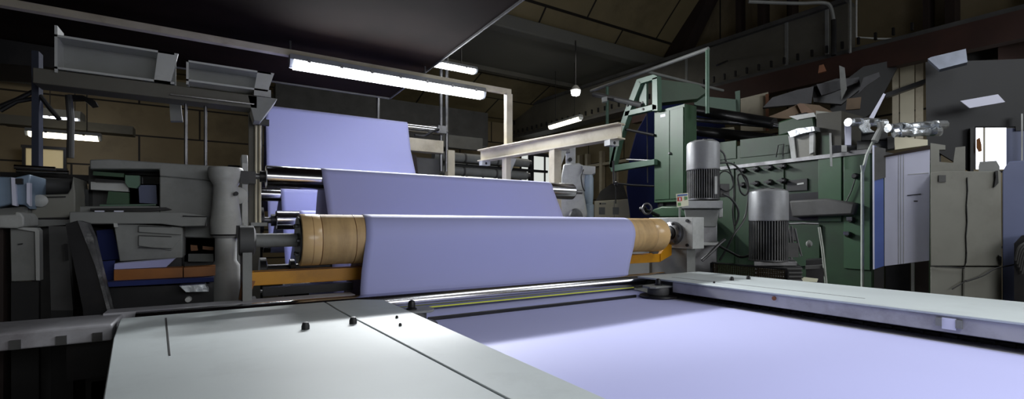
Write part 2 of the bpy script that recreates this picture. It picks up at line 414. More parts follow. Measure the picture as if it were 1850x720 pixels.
# ============================================================= LEFT TABLE
lt = thing('left_table_cover', 'wide grey painted sheet metal table cover at the front left', 'table', (.2, 1, 0))
zt = Z(-.372)
def plate(pts, z0, z1, name, material, parent, bev=.003):
    return M().prism([(x, y, z0) for x, y in pts], (0, 0, z1-z0)).build(name, material, parent, bev)
seam = [(.444, 2.45), (.45, 2.2), (.462, 1.98), (.470, 1.88), (.53, .87), (.57, .2), (.61, -.6)]
plate([(-.335, 2.45), (-.18, 2.455)]+[(x-.003, y) for x, y in seam]+[(-.10, -.6), (-.208, 1.30), (-.297, 2.03)], Z(-.445), zt, 'cover_plate', plate_m, lt)
plate([(.60, 2.45), (.71, 2.37), (.712, -.6)]+[(x+.003, y) for x, y in seam[::-1]], Z(-.445), zt, 'cover_plate', plate_m, lt)
for a, b in zip(seam[:-1], seam[1:]):
    pass
m = M()
for (x0, y0), (x1, y1) in zip(seam[:-1], seam[1:]):
    m.prism([(x0-.003, y0, Z(-.44)), (x0+.003, y0, Z(-.44)), (x1+.003, y1, Z(-.44)), (x1-.003, y1, Z(-.44))], (0, 0, .062))
m.build('seam_gap', black, lt)
m = M(); m.prism([(-.183, 2.36, zt-.002), (-.178, 2.36, zt-.002), (-.117, 1.67, zt-.002), (-.121, 1.67, zt-.002)], (0, 0, .0035)); m.build('cut_slot', black, lt)
def knob(x, y, parent, s=1):
    M().lathe((x, y, zt), [(.014*s, 0), (.014*s, .012*s), (.010*s, .024*s), (.006*s, .026*s)], 20).build('rubber_stop', black, parent)
for px, py in ((552, 594), (638, 584)):
    p = onZ(px, py, -.372); knob(p[0], p[1], lt)
for px, py in ((717, 574), (723, 588)):
    p = onZ(px, py, -.372); knob(p[0], p[1], lt, .42)
B(-.05, .6, -.6, 2.38, 0, Z(-.445)).build('base_cabinet', dark_brown, lt)

# back bar behind the cover
tag(B(-.41, .62, 2.58, 2.70, Z(-.40), Z(-.366)).build('thin_flat_bar', fascia_m), 'pale flat bar behind the far edge of the left table cover', 'bar')
tag(B(-.5, .64, 2.46, 2.47, Z(-.6), Z(-.40)).build('dark_apron', black_m), 'black apron plate below the far edge of the left table cover', 'plate')
# cross rail at far left
rl = thing('cross_rail', 'dirty grey square steel rail running left from the table cover corner', 'rail', (-1.2, 2.4, Z(-.43)))
B(-2.4, -.345, 2.33, 2.62, Z(-.435), Z(-.374)).build('rail_body', fascia_m, rl, .006)
for x in (-.62, -.50, -.40):
    B(x, x+.028, 2.32, 2.332, Z(-.432), Z(-.40)).build('clamp_block', grey_d, rl)
for x in (-2.3, -1.0):
    B(x, x+.08, 2.42, 2.5, 0, Z(-.435)).build('leg', black_m, rl)

# edge guide discs
def guide(name, label, x, y, mirror=1):
    t = thing(name, label, 'guide', (x, y, Z(-.497)))
    M().lathe((x, y, Z(-.494)), [(.09, 0), (.125, .004), (.128, .010), (.125, .015), (.09, .018)], 56).build('lower_disc', black_m, t)
    M().lathe((x, y, Z(-.474)), [(.07, 0), (.073, .01), (.073, .044), (.07, .05)], 40).build('drum', grey_d, t)
    pts = []
    for k in range(13):
        a = math.radians(-90+180*k/12); pts.append((x+.06+.05*mirror*math.cos(a)*mirror, y+.07*math.sin(a)))
    pts += [(x-.09, y+.06), (x-.12, y+.03), (x-.12, y-.03), (x-.09, y-.06)]
    M().prism([(a, b, Z(-.423)) for a, b in pts], (0, 0, .012)).build('arm_plate', grey_m, t, .002)
    M().lathe((x, y, Z(-.411)), [(.026, 0), (.026, .006), (.018, .012), (.018, .03), (.014, .042), (.006, .046)], 24).build('top_bolt', black_m, t)
    return t
guide('edge_guide_disc', 'black disc edge guide on the fabric at the near end of the right beam', 2.60, 2.25)
guide('edge_guide_disc', 'black disc edge guide sticking out at the left table cover corner', .81, 2.24)

# ============================================================= RIGHT BEAM
rb = thing('right_beam', 'long grey box beam along the right side of the fabric table', 'beam', (3, .9, 0))
B(2.64, 3.354, -1.6, 2.48, Z(-.384), zt).build('top_plate', plate_m, rb, .003)
B(2.65, 3.34, -1.6, 2.17, Z(-.455), Z(-.385)).build('front_face', fascia_m, rb, .004)
B(2.80, 3.34, 2.17, 2.44, Z(-.455), Z(-.385)).build('end_block', grey_d, rb)
B(2.80, 3.34, -1.6, 2.44, Z(-.52), Z(-.456)).build('recessed_web', black_m, rb)
M().prism([(2.80, 2.3, zt-.001), (2.806, 2.3, zt-.001), (2.826, 1.1, zt-.001), (2.82, 1.1, zt-.001)], (0, 0, .002)).build('seam_line', grey_d, rb)
B(2.86, 3.2, -1.6, 2.4, 0, Z(-.52)).build('base_cabinet', grey_d, rb)
for px, py in ((1322, 506), (1352, 504)):
    p = onZ(px, py, -.372); knob(p[0], p[1], rb, 1.0)
p = onZ(1290, 511, -.372); knob(p[0], p[1], rb, .5)
for y, h in ((1.63, .05), (1.2, .03)):
    pass
M().lathe((2.648, 1.47, Z(-.405)), [(.004, -.004), (.012, -.003), (.012, .003)], 12, 'X').build('bolt_head', rust, rb)
m = M(); m.box(2.640, 2.651, .70, .745, Z(-.44), Z(-.392)); m.build('patch_plate', white_p, rb)
m = M(); m.box(2.636, 2.651, .745, .765, Z(-.43), Z(-.395)); m.box(2.636, 2.651, .68, .70, Z(-.43), Z(-.395)); m.build('patch_clip', grey_m, rb)
tr = thing('edge_rail', 'narrow grey rail with a dark chain along the right edge of the fabric', 'rail', (2.7, .9, Z(-.6)))
B(2.60, 2.80, -1.6, 2.44, Z(-.60), Z(-.501)).build('rail_body', fascia_m, tr, .003)
m = M()
for i in range(60):
    y = 2.05-i*.06
    m.box(2.775, 2.795, y, y+.045, Z(-.50), Z(-.485))
m.box(2.782, 2.788, -1.6, 2.1, Z(-.498), Z(-.489))
m.build('chain', black, tr)
tag(M().pT([(1446, 505), (1452, 501), (1478, 504), (1476, 509), (1448, 508)], 3.95, .05).build('paper_offcut', sticker), 'small pale paper scrap on the far edge of the right beam', 'paper')
# table bed
tb = thing('table_bed', 'steel table bed carrying the flat fabric in front', 'table', (1.6, .3, 0))
B(.72, 2.60, -1.7, 2.33, Z(-.56), Z(-.502)).build('bed_plate', grey_d, tb)
B(.9, 2.5, -1.6, 2.2, 0, Z(-.56)).build('base_cabinet', black_m, tb)

# ============================================================= RIGHT BEARING STAND
bs = thing('bearing_stand', 'light grey box bearing stand holding the right end of the cardboard roll', 'stand', (3.4, 2.75, 0))
B(3.34, 3.49, 2.53, 3.0, Z(-.19), Z(.075)).build('bearing_box', grey_l, bs, .004)
B(3.36, 3.47, 2.60, 3.05, 0, Z(-.19)).build('pedestal', grey_m, bs, .004)
M().prism([(3.345, 3.0, Z(.06)), (3.345, 3.3, Z(-.35)), (3.345, 3.3, 0), (3.345, 3.0, 0)], (.12, 0, 0)).build('web_gusset', grey_m, bs)
brg = M().lathe((3.34, 2.72, Z(-.06)), [(.10, .0), (.10, -.03), (.085, -.045), (.06, -.05), (.055, -.03), (.03, -.03)], 40, 'X').build('bearing_ring', steel_d, bs)
M().lathe((3.34, 2.72, Z(-.06)), [(.052, -.031), (.052, -.052), (.045, -.056)], 30, 'X').build('bearing_hub', black_m, brg)
for k in range(8):
    a = k*math.pi/4+.3; p = (2.72+.082*math.cos(a), Z(-.06)+.082*math.sin(a))
    M().cyl((3.29, p[0], p[1]), (3.31, p[0], p[1]), .012, seg=6).build('bolt', black_m, brg)
for y in (2.58, 2.93):
    for z in (-.16, .045):
        M().cyl((3.328, y, Z(z)), (3.342, y, Z(z)), .014, seg=6).build('corner_bolt', black, bs)

# ============================================================= FIXTURES
def tube_lamp(name, label, a, b, h=.05, w=.12, mat_=lampw, clips=7, group=None, cord=None):
    a = Vector(a); b = Vector(b); d = (b-a); L = d.length; d.normalize()
    n = Vector((-d.y, d.x, 0)).normalized(); up = Vector((0,0,1))
    t = thing(name, label, 'lamp', (a+b)/2, group)
    def bar(a, b, prof, nm, mt):
        v = [a+n*p[0]+up*p[1] for p in prof]
        M().prism(v, b-a).build(nm, mt, t)
    bar(a, b, [(-w/2, 0), (w/2, 0), (w/2*.8, h*.7), (-w/2*.8, h*.7)], 'housing', grey_m)
    e = d*.035
    bar(a+e, b-e, [(-w/2, -.002), (-w/2*.92, -h*.6), (-w/2*.5, -h), (w/2*.5, -h), (w/2*.92, -h*.6), (w/2, -.002)], 'diffuser', mat_)
    for s, p in ((-1, a), (1, b-e)):
        bar(p, p+e, [(-w/2, 0), (-w/2*.8, -h*.55), (-w/2*.4, -h*.9), (w/2*.4, -h*.9), (w/2*.8, -h*.55), (w/2, 0)], 'end_cap', clear_plastic)
    if cord:
        for k in (.2, .8):
            p = a+d*(L*k); M().cyl(p+up*(h*.6), (p.x, p.y, cord), .008, seg=6).build('suspension_cord', black_m, t)
    for i in range(clips):
        p = a+d*(L*(i+.5)/clips)
        for s in (-1, 1):
            bar(p, p+d*.03, [(s*w/2, -.012), (s*w/2, .02), (s*(w/2+.008), .02), (s*(w/2+.008), -.012)], 'clip', steel_d)
    return t
YR = 5.07
a = onY(522, 116, YR); b = onY(872, 168, YR)
zz = (a[2]+b[2])/2
main = tube_lamp('fluorescent_lamp', 'long bright fluorescent tube lamp hung beneath the painted steel rail', (a[0], YR-.03, zz+.01), (b[0], YR-.03, zz+.01), .075, .13, group='fluorescent tube lamps')
rail = thing('overhead_rail', 'pale painted steel rail under the hood that carries the long bright lamp', 'rail', (.9, YR, Z(1.7)))
m = M(); m.box(-2.2, 3.13, YR+.0-.03, YR+.04, zz+.06, zz+.12); m.build('rail_bar', iron_w, rail, .003)
# post stands on I-beam
B(3.06, 3.145, YR-.03, YR+.04, Z(1.005), zz+.06).build('post', iron_w, rail)
B(3.03, 3.17, YR-.06, YR+.07, Z(1.0), Z(1.01)).build('foot_plate', iron_w, rail)
for x in (.6, 2.0):
    M().cyl((x, YR+.02, zz+.12), (x, YR+.02, Z(1.82)), .01, seg=8).build('hanger', steel_d, rail)
# far lamps
tube_lamp('fluorescent_lamp', 'bright tube lamp half hidden by the dark hood corner', (2.2, 6.75, Z(2.5)), (3.52, 6.75, Z(2.5)), .06, .13, lampw, 3, 'fluorescent tube lamps', Z(7.4)-1.6)
a = onX(993, 228, 8.15); b = onX(1050, 217, 8.15)
tube_lamp('fluorescent_lamp', 'tube lamp on the side wall above the cream I-beam', a, (8.15, b[1], a[2]), .09, .14, lampc, 2, 'fluorescent tube lamps', Z(4.4))
a = onY(75, 212, 12.5); b = onY(150, 218, 12.5)
tube_lamp('fluorescent_lamp', 'upper of the two far tube lamps at the far left', a, (b[0], 12.5, a[2]), .22, .5, lampw2, 2, 'fluorescent tube lamps', Z(4.0))
a = onY(47, 237, 9.5); b = onY(183, 247, 9.5)
tube_lamp('fluorescent_lamp', 'lower and longer of the two tube lamps at the far left', a, (b[0], 9.5, a[2]), .07, .14, lampc, 2, 'fluorescent tube lamps', Z(4.4))
p = onT(1040, 166, 11.2)
sp = thing('round_lamp', 'small round glaring spot lamp below the soffit', 'lamp', p)
M().lathe(p, [(.04, -.09), (.09, -.07), (.11, 0), (.09, .03)], 28).build('bulb', emit('spot_white', (255,255,250), 40), sp)
M().lathe(p, [(.11, .03), (.13, .04), (.06, .14), (.03, .16)], 28).build('lamp_cap', grey_d, sp)
M().cyl((p[0], p[1], p[2]+.16), (p[0], p[1], Z(4.4)), .012, seg=8).build('hanger', black_m, sp)

# ============================================================= CREAM I-BEAM
A = Vector((2.94, 5.5, 0)); Bv = Vector((3.32, 3.32, 0)); d = (Bv-A).normalized(); n = Vector((d.y, -d.x, 0))
ib = thing('steel_i_beam', 'cream painted steel I-beam on two posts behind the high roller', 'beam', (3.1, 4.4, 0))
def ibar(m, w0, w1, z0, z1):
    m.prism([tuple(A+n*w0)[:2]+(z0,), tuple(Bv+n*w0)[:2]+(z0,), tuple(Bv+n*w1)[:2]+(z0,), tuple(A+n*w1)[:2]+(z0,)], (0, 0, z1-z0))
m = M(); ibar(m, -.06, .06, Z(.985), Z(1.0)); ibar(m, -.06, .06, Z(.845), Z(.86)); ibar(m, -.006, .006, Z(.86), Z(.985)); m.build('i_section', iron_w, ib, .002)
for px, w in ((915, .07), (1003, .10)):
    # position on beam
    r = (px-925)/FPX; dx, dy = SA+CA*r, CA-SA*r
    k = (A.x*dy-A.y*dx)/(-(d.x*dy-d.y*dx)); q = A+d*k
    M().box(q.x-w/2, q.x+w/2, q.y-.05, q.y+.05, 0, Z(.845)).build('post', iron_w, ib, .003)
    M().prism([(q.x+w/2, q.y, Z(.845)), (q.x+w/2+.11, q.y, Z(.845)), (q.x+w/2, q.y, Z(.6))], (0, .01, 0)).build('gusset', grey_l, ib)
for q in (A+d*.08, Bv-d*.12):
    M().box(q.x-.06, q.x+.06, q.y-.04, q.y+.04, Z(.79), Z(.845)).build('clamp', grey_l, ib)
    M().cyl((q.x, q.y-.045, Z(.815)), (q.x, q.y-.03, Z(.815)), .016, seg=6).build('bolt', black, ib)

# ============================================================= TOP ROLLER FRAME (behind raised fabric)
tf = thing('upper_roller_frame', 'dark steel frame with paired posts right of the raised fabric', 'frame', (3.1, 7.2, 0))
p0 = onY(797, 300, 7.2); p1 = onY(807, 300, 7.2)
for x in (p0[0], p1[0]):
    M().cyl((x, 7.2, Z(.9)), (x, 7.2, Z(2.95)), .03, seg=12).build('pipe', steel_d, tf)
B(p1[0]-.01, p1[0]+.11, 7.12, 7.26, 0, Z(1.25)).build('post', iron_w, tf)
B(2.50, 3.1, 7.08, 7.25, Z(1.18), Z(1.38)).build('cross_channel', iron_w, tf, .005)
B(p1[0]+.11, 4.1, 7.6, 7.7, Z(1.38), Z(1.6)).build('rear_channel', olive, tf)
B(3.0, 3.14, 7.06, 7.3, Z(1.5), Z(1.62)).build('bearing_block', steel_d, tf)
B(2.55, 3.15, 7.35, 8.3, 0, Z(1.12)).build('side_box', grey_d, tf)
M().prism([(2.58, 7.26, Z(.3)), (2.80, 7.26, Z(.3)), (2.70, 7.26, Z(1.15)), (2.56, 7.26, Z(1.15))], (0, .06, 0)).build('brown_panel', dark_brown, tf)
B(.36, .50, 7.1, 7.3, 0, Z(1.5)).build('post', black_m, tf)
M().tube([(3.0, 7.05, Z(1.55)), (2.85, 7.0, Z(1.48)), (2.75, 7.05, Z(1.42)), (2.6, 7.05, Z(1.42))], .02).build('hose', black, tf)

# left side frame for the rollers
sf = thing('roller_side_frame', 'grey steel side frame holding the left ends of the rollers', 'frame', (.15, 3.6, 0))
B(.10, .135, 3.42, 7.3, 0, Z(.02)).build('side_plate', grey_m, sf)
m = M(); m.prism([(.125, 3.45, Z(.0)), (.125, 3.75, Z(.0)), (.125, 3.75, Z(.40)), (.125, 3.68, Z(.46)), (.125, 3.5, Z(.46)), (.125, 3.45, Z(.40))], (.035, 0, 0)); m.build('bearing_bracket', grey_l, sf, .004)
for z in (.18, .3, .42):
    pass
M().lathe((.12, 3.6, Z(.335)), [(.06, -.07), (.065, -.06), (.065, .0)], 24, 'X').build('bearing_cap', black_m, sf)
for x in (.222, .247):
    M().cyl((x, 3.74, Z(.02)), (x, 3.74, Z(.88)), .008, seg=10).build('guide_rod', iron_w, sf)
B(.19, .29, 3.70, 3.80, Z(0), Z(.025)).build('rod_foot', grey_m, sf)
B(.22, .30, 3.68, 3.72, Z(.70), Z(.74)).build('rod_clamp', black_m, sf)
M().box(.29, .33, 4.95, 5.0, Z(-.1), Z(1.1)).build('black_upright', black, sf)
M().box(.10, .14, 2.64, 2.95, 0, Z(-.13)).build('front_plate', grey_m, sf)
M().lathe((.0, 2.72, Z(-.073)), [(.07, .085), (.075, .09), (.075, .15), (.05, .16)], 30, 'X').build('shaft_bearing', grey_d, sf)
M().box(.10, .2, 2.66, 3.45, Z(-.9), Z(-.45)).build('lower_plate', black_m, sf)
tag(M().lathe((.26, 3.3, Z(-.27)), [(.03, -.05), (.075, -.045), (.075, -.01), (.03, 0), (.03, .12), (.06, .125), (.06, .15), (.03, .16), (.02, .5)], 30, 'X').build('flanged_spindle', black_m), 'small black flanged spindle under the steel shaft of the cardboard roll', 'spindle')

# ============================================================= LEFT GIRDERS
def channel_girder(label, x0, x1, y, z0, z1, flip=False):
    t = thing('steel_channel_girder', label, 'girder', ((x0+x1)/2, y, z0), 'grey channel girders under the hood')
    B(x0, x1, y+.13, y+.142, z0, z1).build('web', grey_m, t)
    B(x0, x1, y, y+.142, z1-.012, z1).build('upper_flange', grey_l, t)
    B(x0, x1, y, y+.142, z0, z0+.012).build('lower_flange', grey_l, t)
    B(x0, x0+.012, y, y+.13, z0-.02, z1+.05 if not flip else z1).build('end_plate', grey_l, t)
    m = M(); m.prism([(x1-.10, y, z0), (x1-.02, y, z0), (x1+.02, y, z1), (x1-.08, y, z1)], (0, .02, 0)); m.build('end_gusset', grey_l, t)
    return t
channel_girder('larger grey channel girder hanging left under the hood edge', -.77, -.23, 3.55, Z(.87), Z(1.06))
channel_girder('smaller grey channel girder just left of the raised fabric top', -.17, .30, 3.55, Z(.90), Z(1.03), True)
lb = thing('lower_girder_beam', 'long dull beam beneath the two grey channel girders', 'beam', (-.3, 3.7, Z(.76)))
B(-.86, .22, 3.56, 3.72, Z(.78), Z(.865)).build('beam_body', olive, lb, .004)
B(-.25, .20, 3.54, 3.56, Z(.80), Z(.806)).build('steel_strip', steel, lb)
B(.20, .30, 3.55, 3.80, Z(.865), Z(.90)).build('bracket_plate', grey_l, lb)
M().prism([(.16, 3.56, Z(.865)), (.34, 3.56, Z(.865)), (.30, 3.56, Z(.80)), (.24, 3.56, Z(.70)), (.20, 3.56, Z(.70)), (.18, 3.56, Z(.78))], (0, .16, 0)).build('bracket_leg', grey_m, lb, .004)
m = M()
B(.18, .25, 3.76, 3.84, 0, Z(.865)).build('post', olive, lb)
bp = thing('blue_black_post', 'dark blue black upright post with slanting braces at the far left', 'post', onY(66, 290, 3.75)[:2]+(0,))
a = onY(60, 200, 3.75); b = onY(73, 200, 3.75)
B(a[0], b[0], 3.72, 3.80, 0, Z(1.0)).build('post', mat('blue_black_paint', (30,38,58), .45), bp)
for pts in (((60, 165), (30, 180), (0, 192)), ((60, 178), (30, 183), (0, 200)), ((72, 172), (92, 198), (108, 216))):
    M().tube([onY(x, y, 3.74) for x, y in pts], .012, 8, False).build('brace', black_m, bp)
M().tube([onY(127, 285, 3.9), onY(128, 215, 3.9), onY(124, 172, 3.9)], .018, 10, False).build('side_pipe', grey_d, bp)
M().pY([(122, 170), (150, 172), (172, 182), (176, 190), (165, 192), (150, 180), (124, 180)], 3.9, .05).build('bracket_arm', black_m, bp)
tag(M().pY([(-60, 60), (101, 86), (103, 122), (-60, 110)], 4.6, .5).build('black_duct', black_m), 'black duct hanging from the hood at the far left above the lamps', 'duct')
# pipes on back left
for px, lbl in ((335, 'left one of the two thin grey pipes rising behind the big grey machine'), (371, 'right one of the two thin grey pipes rising behind the big grey machine')):
    a = onY(px, 300, 3.62); b = onY(px, 185, 3.62)
    t = thing('thin_pipe', lbl, 'pipe', (a[0], 3.62, 0), 'thin pipes on the left')
    M().cyl((a[0], 3.655, 0), (a[0], 3.655, Z(.78)), .009, seg=10).build('pipe', steel_d, t)
    M().box(a[0]-.02, a[0]+.02, 3.64, 3.67, Z(.33), Z(.36)).build('pipe_clamp', black, t)
tag(M().pY([(0, 205), (240, 228), (240, 243), (0, 222)], 10, .3).build('hanging_beam', olive), 'dark horizontal beam across the far left background between the lamps', 'beam')
tag(M().pY([(305, 175), (325, 176), (330, 218), (308, 218)], 3.8, .06).build('grey_bracket', grey_m), 'upright grey bracket below the larger channel girder', 'bracket')

# ============================================================= LEFT GREY MACHINE
gm = thing('grey_side_machine', 'big light grey machine housing left of the rollers with a windowed front', 'machine', (-.2, 3.4, 0))
m = M()
m.pY([(162, 288), (200, 287), (330, 296), (430, 302), (430, 330), (288, 318), (288, 305), (162, 305)], 3.3, .35)
m.pY([(288, 318), (430, 330), (432, 430), (400, 470), (390, 472), (390, 430), (332, 428), (288, 395)], 3.3, .35)
m.pY([(125, 372), (288, 372), (288, 395), (332, 428), (125, 408)], 3.3, .35)
m.build('housing', grey_m, gm, .006)
M().pY([(160, 300), (292, 300), (292, 376), (160, 376)], 3.5, .02).build('recess_back', grey_d, gm)
M().pY([(164, 328), (232, 330), (232, 346), (164, 342)], 3.38, .04).build('cross_arm', grey_l, gm)
M().pY([(196, 345), (233, 348), (233, 368), (192, 368)], 3.36, .03).build('green_plate', green, gm)
M().pY([(226, 316), (252, 317), (252, 334), (246, 340), (232, 338), (226, 330)], 3.35, .04).build('green_block', green_l, gm)
M().pY([(168, 309), (224, 313), (224, 320), (168, 316)], 3.36, .05).build('green_bar', green, gm)
M().pY([(172, 322), (226, 326), (226, 330), (172, 328)], 3.36, .05).build('dark_bar', black_m, gm)
M().pY([(250, 334), (282, 334), (284, 368), (252, 366)], 3.4, .02).build('window_pane', blue_g, gm)
M().pY([(252, 318), (288, 319), (288, 332), (252, 332)], 3.42, .02).build('dark_pane', glass_d, gm)
M().pY([(180, 369), (282, 368), (282, 371), (180, 373)], 3.34, .05).build('ledge', green_l, gm)
M().pY([(163, 376), (300, 374), (310, 378), (260, 382), (163, 380)], 3.27, .05).build('dark_ledge', black_m, gm)
for x in (171, 206):
    M().pY([(x, 380), (x+17, 380), (x+16, 384), (x, 384)], 3.25, .02).build('white_tag', white_p, gm)
M().pY([(332, 430), (388, 430), (388, 472), (332, 472)], 3.5, .02).build('recess_back', black_m, gm)
M().pY([(344, 442), (356, 443), (358, 452), (345, 453)], 3.4, .04).build('orange_fitting', orange, gm)
M().pY([(366, 444), (386, 446), (386, 452), (366, 450)], 3.4, .04).build('orange_fitting', orange, gm)
M().pY([(340, 458), (386, 458), (386, 472), (340, 472)], 3.42, .04).build('small_block', grey_m, gm)
B(-.5, .02, 3.5, 4.6, 0, Z(.3)).build('rear_body', grey_d, gm)
# arm shelf
ar = thing('grey_shelf_arm', 'long grey shelf arm with black outlined end in front of the grey machine', 'shelf', onY(250, 400, 3.1)[:2]+(0,))
M().pY([(125, 382), (330, 383), (374, 390), (372, 408), (330, 409), (290, 404), (125, 404)], 3.05, .22).build('arm_body', grey_m, ar, .004)
m = M(); m.tube([onY(330, 390, 3.045), onY(374, 391, 3.045), onY(371, 408, 3.045), onY(330, 409, 3.045)], .003, 6, False); m.build('black_outline', black, ar)
dr = thing('grey_drawer_unit', 'grey drawer unit with slanted left side below the shelf arm', 'cabinet', onY(270, 430, 3.1)[:2]+(0,))
M().pY([(205, 402), (330, 410), (330, 465), (216, 472)], 3.08, .3).build('body', grey_m, dr, .004)
for (pts) in (((250, 408), (328, 410), (328, 424), (250, 419)), ((250, 425), (328, 428), (310, 452), (250, 444))):
    M().pY(pts, 3.065, .02).build('drawer', grey_m, dr, .003)
for y in (407, 424.5, 446):
    M().pY([(250, y), (310, y+2), (310, y+3.2), (250, y+1)], 3.06, .008).build('drawer_gap', black, dr)
M().pY([(205, 402), (212, 402), (213, 410), (206, 410)], 3.05, .04).build('corner_knob', grey_l, dr)
x0 = onY(212, 470, 3.1)[0]; x1 = onY(328, 470, 3.1)[0]
B(x0+.02, x1, 3.1, 3.36, 0, onY(300, 466, 3.08)[2]).build('plinth', black_m, dr)
# white rounded column
wc = thing('white_round_column', 'rounded dirty white valve column at the right end of the grey machine', 'column', (.0, 3.2, 0))
c = onY(408, 400, 3.2)
zf = lambda y: onY(408, y, 3.2)[2]
M().lathe((c[0], 3.2, 0), [(.075, zf(545)), (.075, zf(480)), (.055, zf(470)), (.055, zf(430)), (.075, zf(425)), (.08, zf(400)), (.068, zf(372)), (.062, zf(335)), (.08, zf(325)), (.085, zf(320)), (.09, zf(306)), (.085, zf(303))], 40).build('column_body', grey_l, wc)
M().lathe((c[0], 3.2, zf(321)), [(.082, 0), (.084, .004), (.082, .008)], 40).build('groove_ring', black, wc)
M().lathe((c[0], 3.2, zf(425)), [(.076, 0), (.079, .004), (.076, .008)], 40).build('groove_ring', black, wc)
M().lathe((c[0], 3.2, 0), [(.11, 0), (.11, .05), (.07, .07), (.07, zf(540))], 40).build('column_base', grey_d, wc)
M().box(c[0]+.07, c[0]+.15, 3.15, 3.25, zf(330), zf(308)).build('side_bracket', black_m, wc)
M().cyl((c[0]+.05, 3.12, zf(350)), (c[0]+.05, 3.15, zf(350)), .012, seg=8).build('bolt', black, wc)
M().lathe((c[0]+.06, 3.2, zf(352)), [(.02, -.01), (.05, 0), (.05, .03), (.02, .04)], 20, 'Y').build('side_boss', grey_l, wc)
M().box(c[0]+.05, c[0]+.1, 3.14, 3.2, zf(430), zf(407)).build('label_slot', black, wc)
# below: orange-brown roll, blue tray etc
ob = thing('orange_wooden_bar', 'orange brown bar lying low beneath the grey drawer unit', 'bar', onY(300, 495, 2.95)[:2]+(0,))
M().pY([(206, 487), (330, 483), (330, 502), (206, 508)], 2.95, .10).build('bar_body', orange, ob)
M().pY([(332, 483), (389, 480), (389, 497), (332, 501)], 2.95, .10).build('bar_end', orange, ob)
M().box(onY(215,500,2.95)[0], onY(385,500,2.95)[0], 3.0, 3.05, 0, onY(300, 505, 3.0)[2]-.03).build('support', black_m, ob)
tag(M().pY([(207, 476), (316, 467), (300, 482), (206, 486)], 2.98, .09).build('folded_pale_cloth', cloth_m), 'folded pale lavender cloth resting on the orange bar', 'cloth')
bt = thing('navy_tray', 'narrow navy blue tray edge below the orange bar', 'tray', onY(300, 515, 2.9)[:2]+(0,))
M().pY([(178, 510), (386, 500), (386, 508), (192, 518)], 2.88, .3).build('tray_lip', blue_c, bt)
M().pY([(175, 473), (206, 470), (205, 508), (180, 512)], 3.0, .03).build('tray_side', blue_c, bt)
M().pY([(186, 520), (386, 512), (386, 545), (196, 560)], 2.95, .2).build('tray_body', black_m, bt)
M().box(onY(200,515,2.95)[0], onY(380,515,2.95)[0], 2.95, 3.1, 0, Z(-.5)).build('tray_leg', black_m, bt)
tag(M().pY([(324, 516), (370, 513), (377, 526), (336, 527)], 2.8, .12).build('crumpled_foil_sheet', foil), 'crumpled silvery foil sheet on the black tray', 'foil')
tag(M().lathe(onY(340, 540, 2.8), [(.012, -.02), (.016, 0), (.012, .02)], 16, 'Y').build('pale_end_cap', grey_l), 'small pale round cap below the crumpled foil', 'cap')
pb = thing('hanging_navy_cloth', 'navy blue cloth panel hanging left of the grey drawer unit', 'cloth', onY(190, 440, 3.2)[:2]+(0,))
M().pY([(174, 416), (204, 413), (218, 468), (182, 470)], 3.2, .02).build('cloth_sheet', blue_c, pb)
M().pY([(160, 405), (206, 406), (220, 472), (172, 474)], 3.3, .02).build('frame_back', black, pb)
M().box(onY(170,470,3.3)[0], onY(212,470,3.3)[0], 3.3, 3.33, 0, Z(-.2)).build('frame_leg', black, pb)
lp = thing('leaning_post', 'thick black leaning post with scuffed white edge in front of the navy cloth', 'post', onY(160, 560, 2.8)[:2]+(0,))
M().pY([(118, 404), (140, 398), (172, 480), (194, 562), (196, 'F'), (165, 'F'), (150, 560), (134, 480)], 2.8, .10).build('post_body', black_m, lp)
M().pY([(140, 398), (156, 402), (168, 430), (180, 480), (200, 562), (196, 570), (172, 480)], 2.79, .08).build('scuffed_edge', mat('scuffed_black_white', (70,70,72), .6, 0, .8, 14, dirt=(190,190,190), dirt_amt=.6), lp)
M().box(onY(165,600,2.8)[0], onY(196,600,2.8)[0], 2.8, 2.9, 0, Z(-.7)).build('post_foot', black, lp)
# far-left cabinets
fl = thing('cream_control_box', 'cream grey control box with recessed lid line on a grey frame', 'box', onY(100, 370, 3.2)[:2]+(0,))
M().pY([(56, 352), (122, 350), (128, 340), (132, 318), (136, 350), (136, 382), (120, 395), (56, 395)], 3.2, .3).build('box_body', beige_m, fl, .005)
M().pY([(64, 355), (118, 354), (118, 356), (64, 357)], 3.19, .02).build('lid_line', black, fl)
M().pY([(64, 393), (122, 392), (122, 394.5), (64, 395.5)], 3.19, .02).build('bottom_line', black, fl)
M().pY([(56, 396), (138, 396), (145, 404), (56, 410)], 3.2, .35).build('base_plate', grey_m, fl)
M().pY([(60, 410), (130, 410), (130, 'F'), (60, 'F')], 3.3, .3).build('stand', grey_d, fl)
M().lathe(onY(71, 362, 3.17), [(.012, 0), (.03, .01), (.012, .03)], 20, 'Y').build('round_latch', grey_l, fl)
bm_ = thing('bluish_monitor_housing', 'pale bluish rounded housing at the far left edge', 'housing', onY(20, 350, 3.0)[:2]+(0,))
M().pY([(-20, 318), (28, 320), (54, 314), (54, 378), (44, 370), (20, 368), (-20, 378)], 3.1, .25).build('housing_body', mat('pale_blue_paint', (130,150,172), .45, 0, .2, 4), bm_, .006)
M().pY([(20, 320), (27, 321), (30, 372), (22, 370)], 3.08, .03).build('edge_strip', white_p, bm_)
M().pY([(28, 322), (40, 322), (40, 332), (28, 332)], 3.08, .03).build('dark_slot', black, bm_)
M().pY([(48, 330), (54, 330), (54, 372), (48, 366)], 3.07, .03).build('lit_strip', white_p, bm_)
M().pY([(-20, 378), (50, 372), (50, 400), (-20, 402)], 3.15, .3).build('base', grey_m, bm_)
M().pY([(-20, 402), (10, 402), (10, 'F'), (-20, 'F')], 3.2, .2).build('leg', dark_brown, bm_)
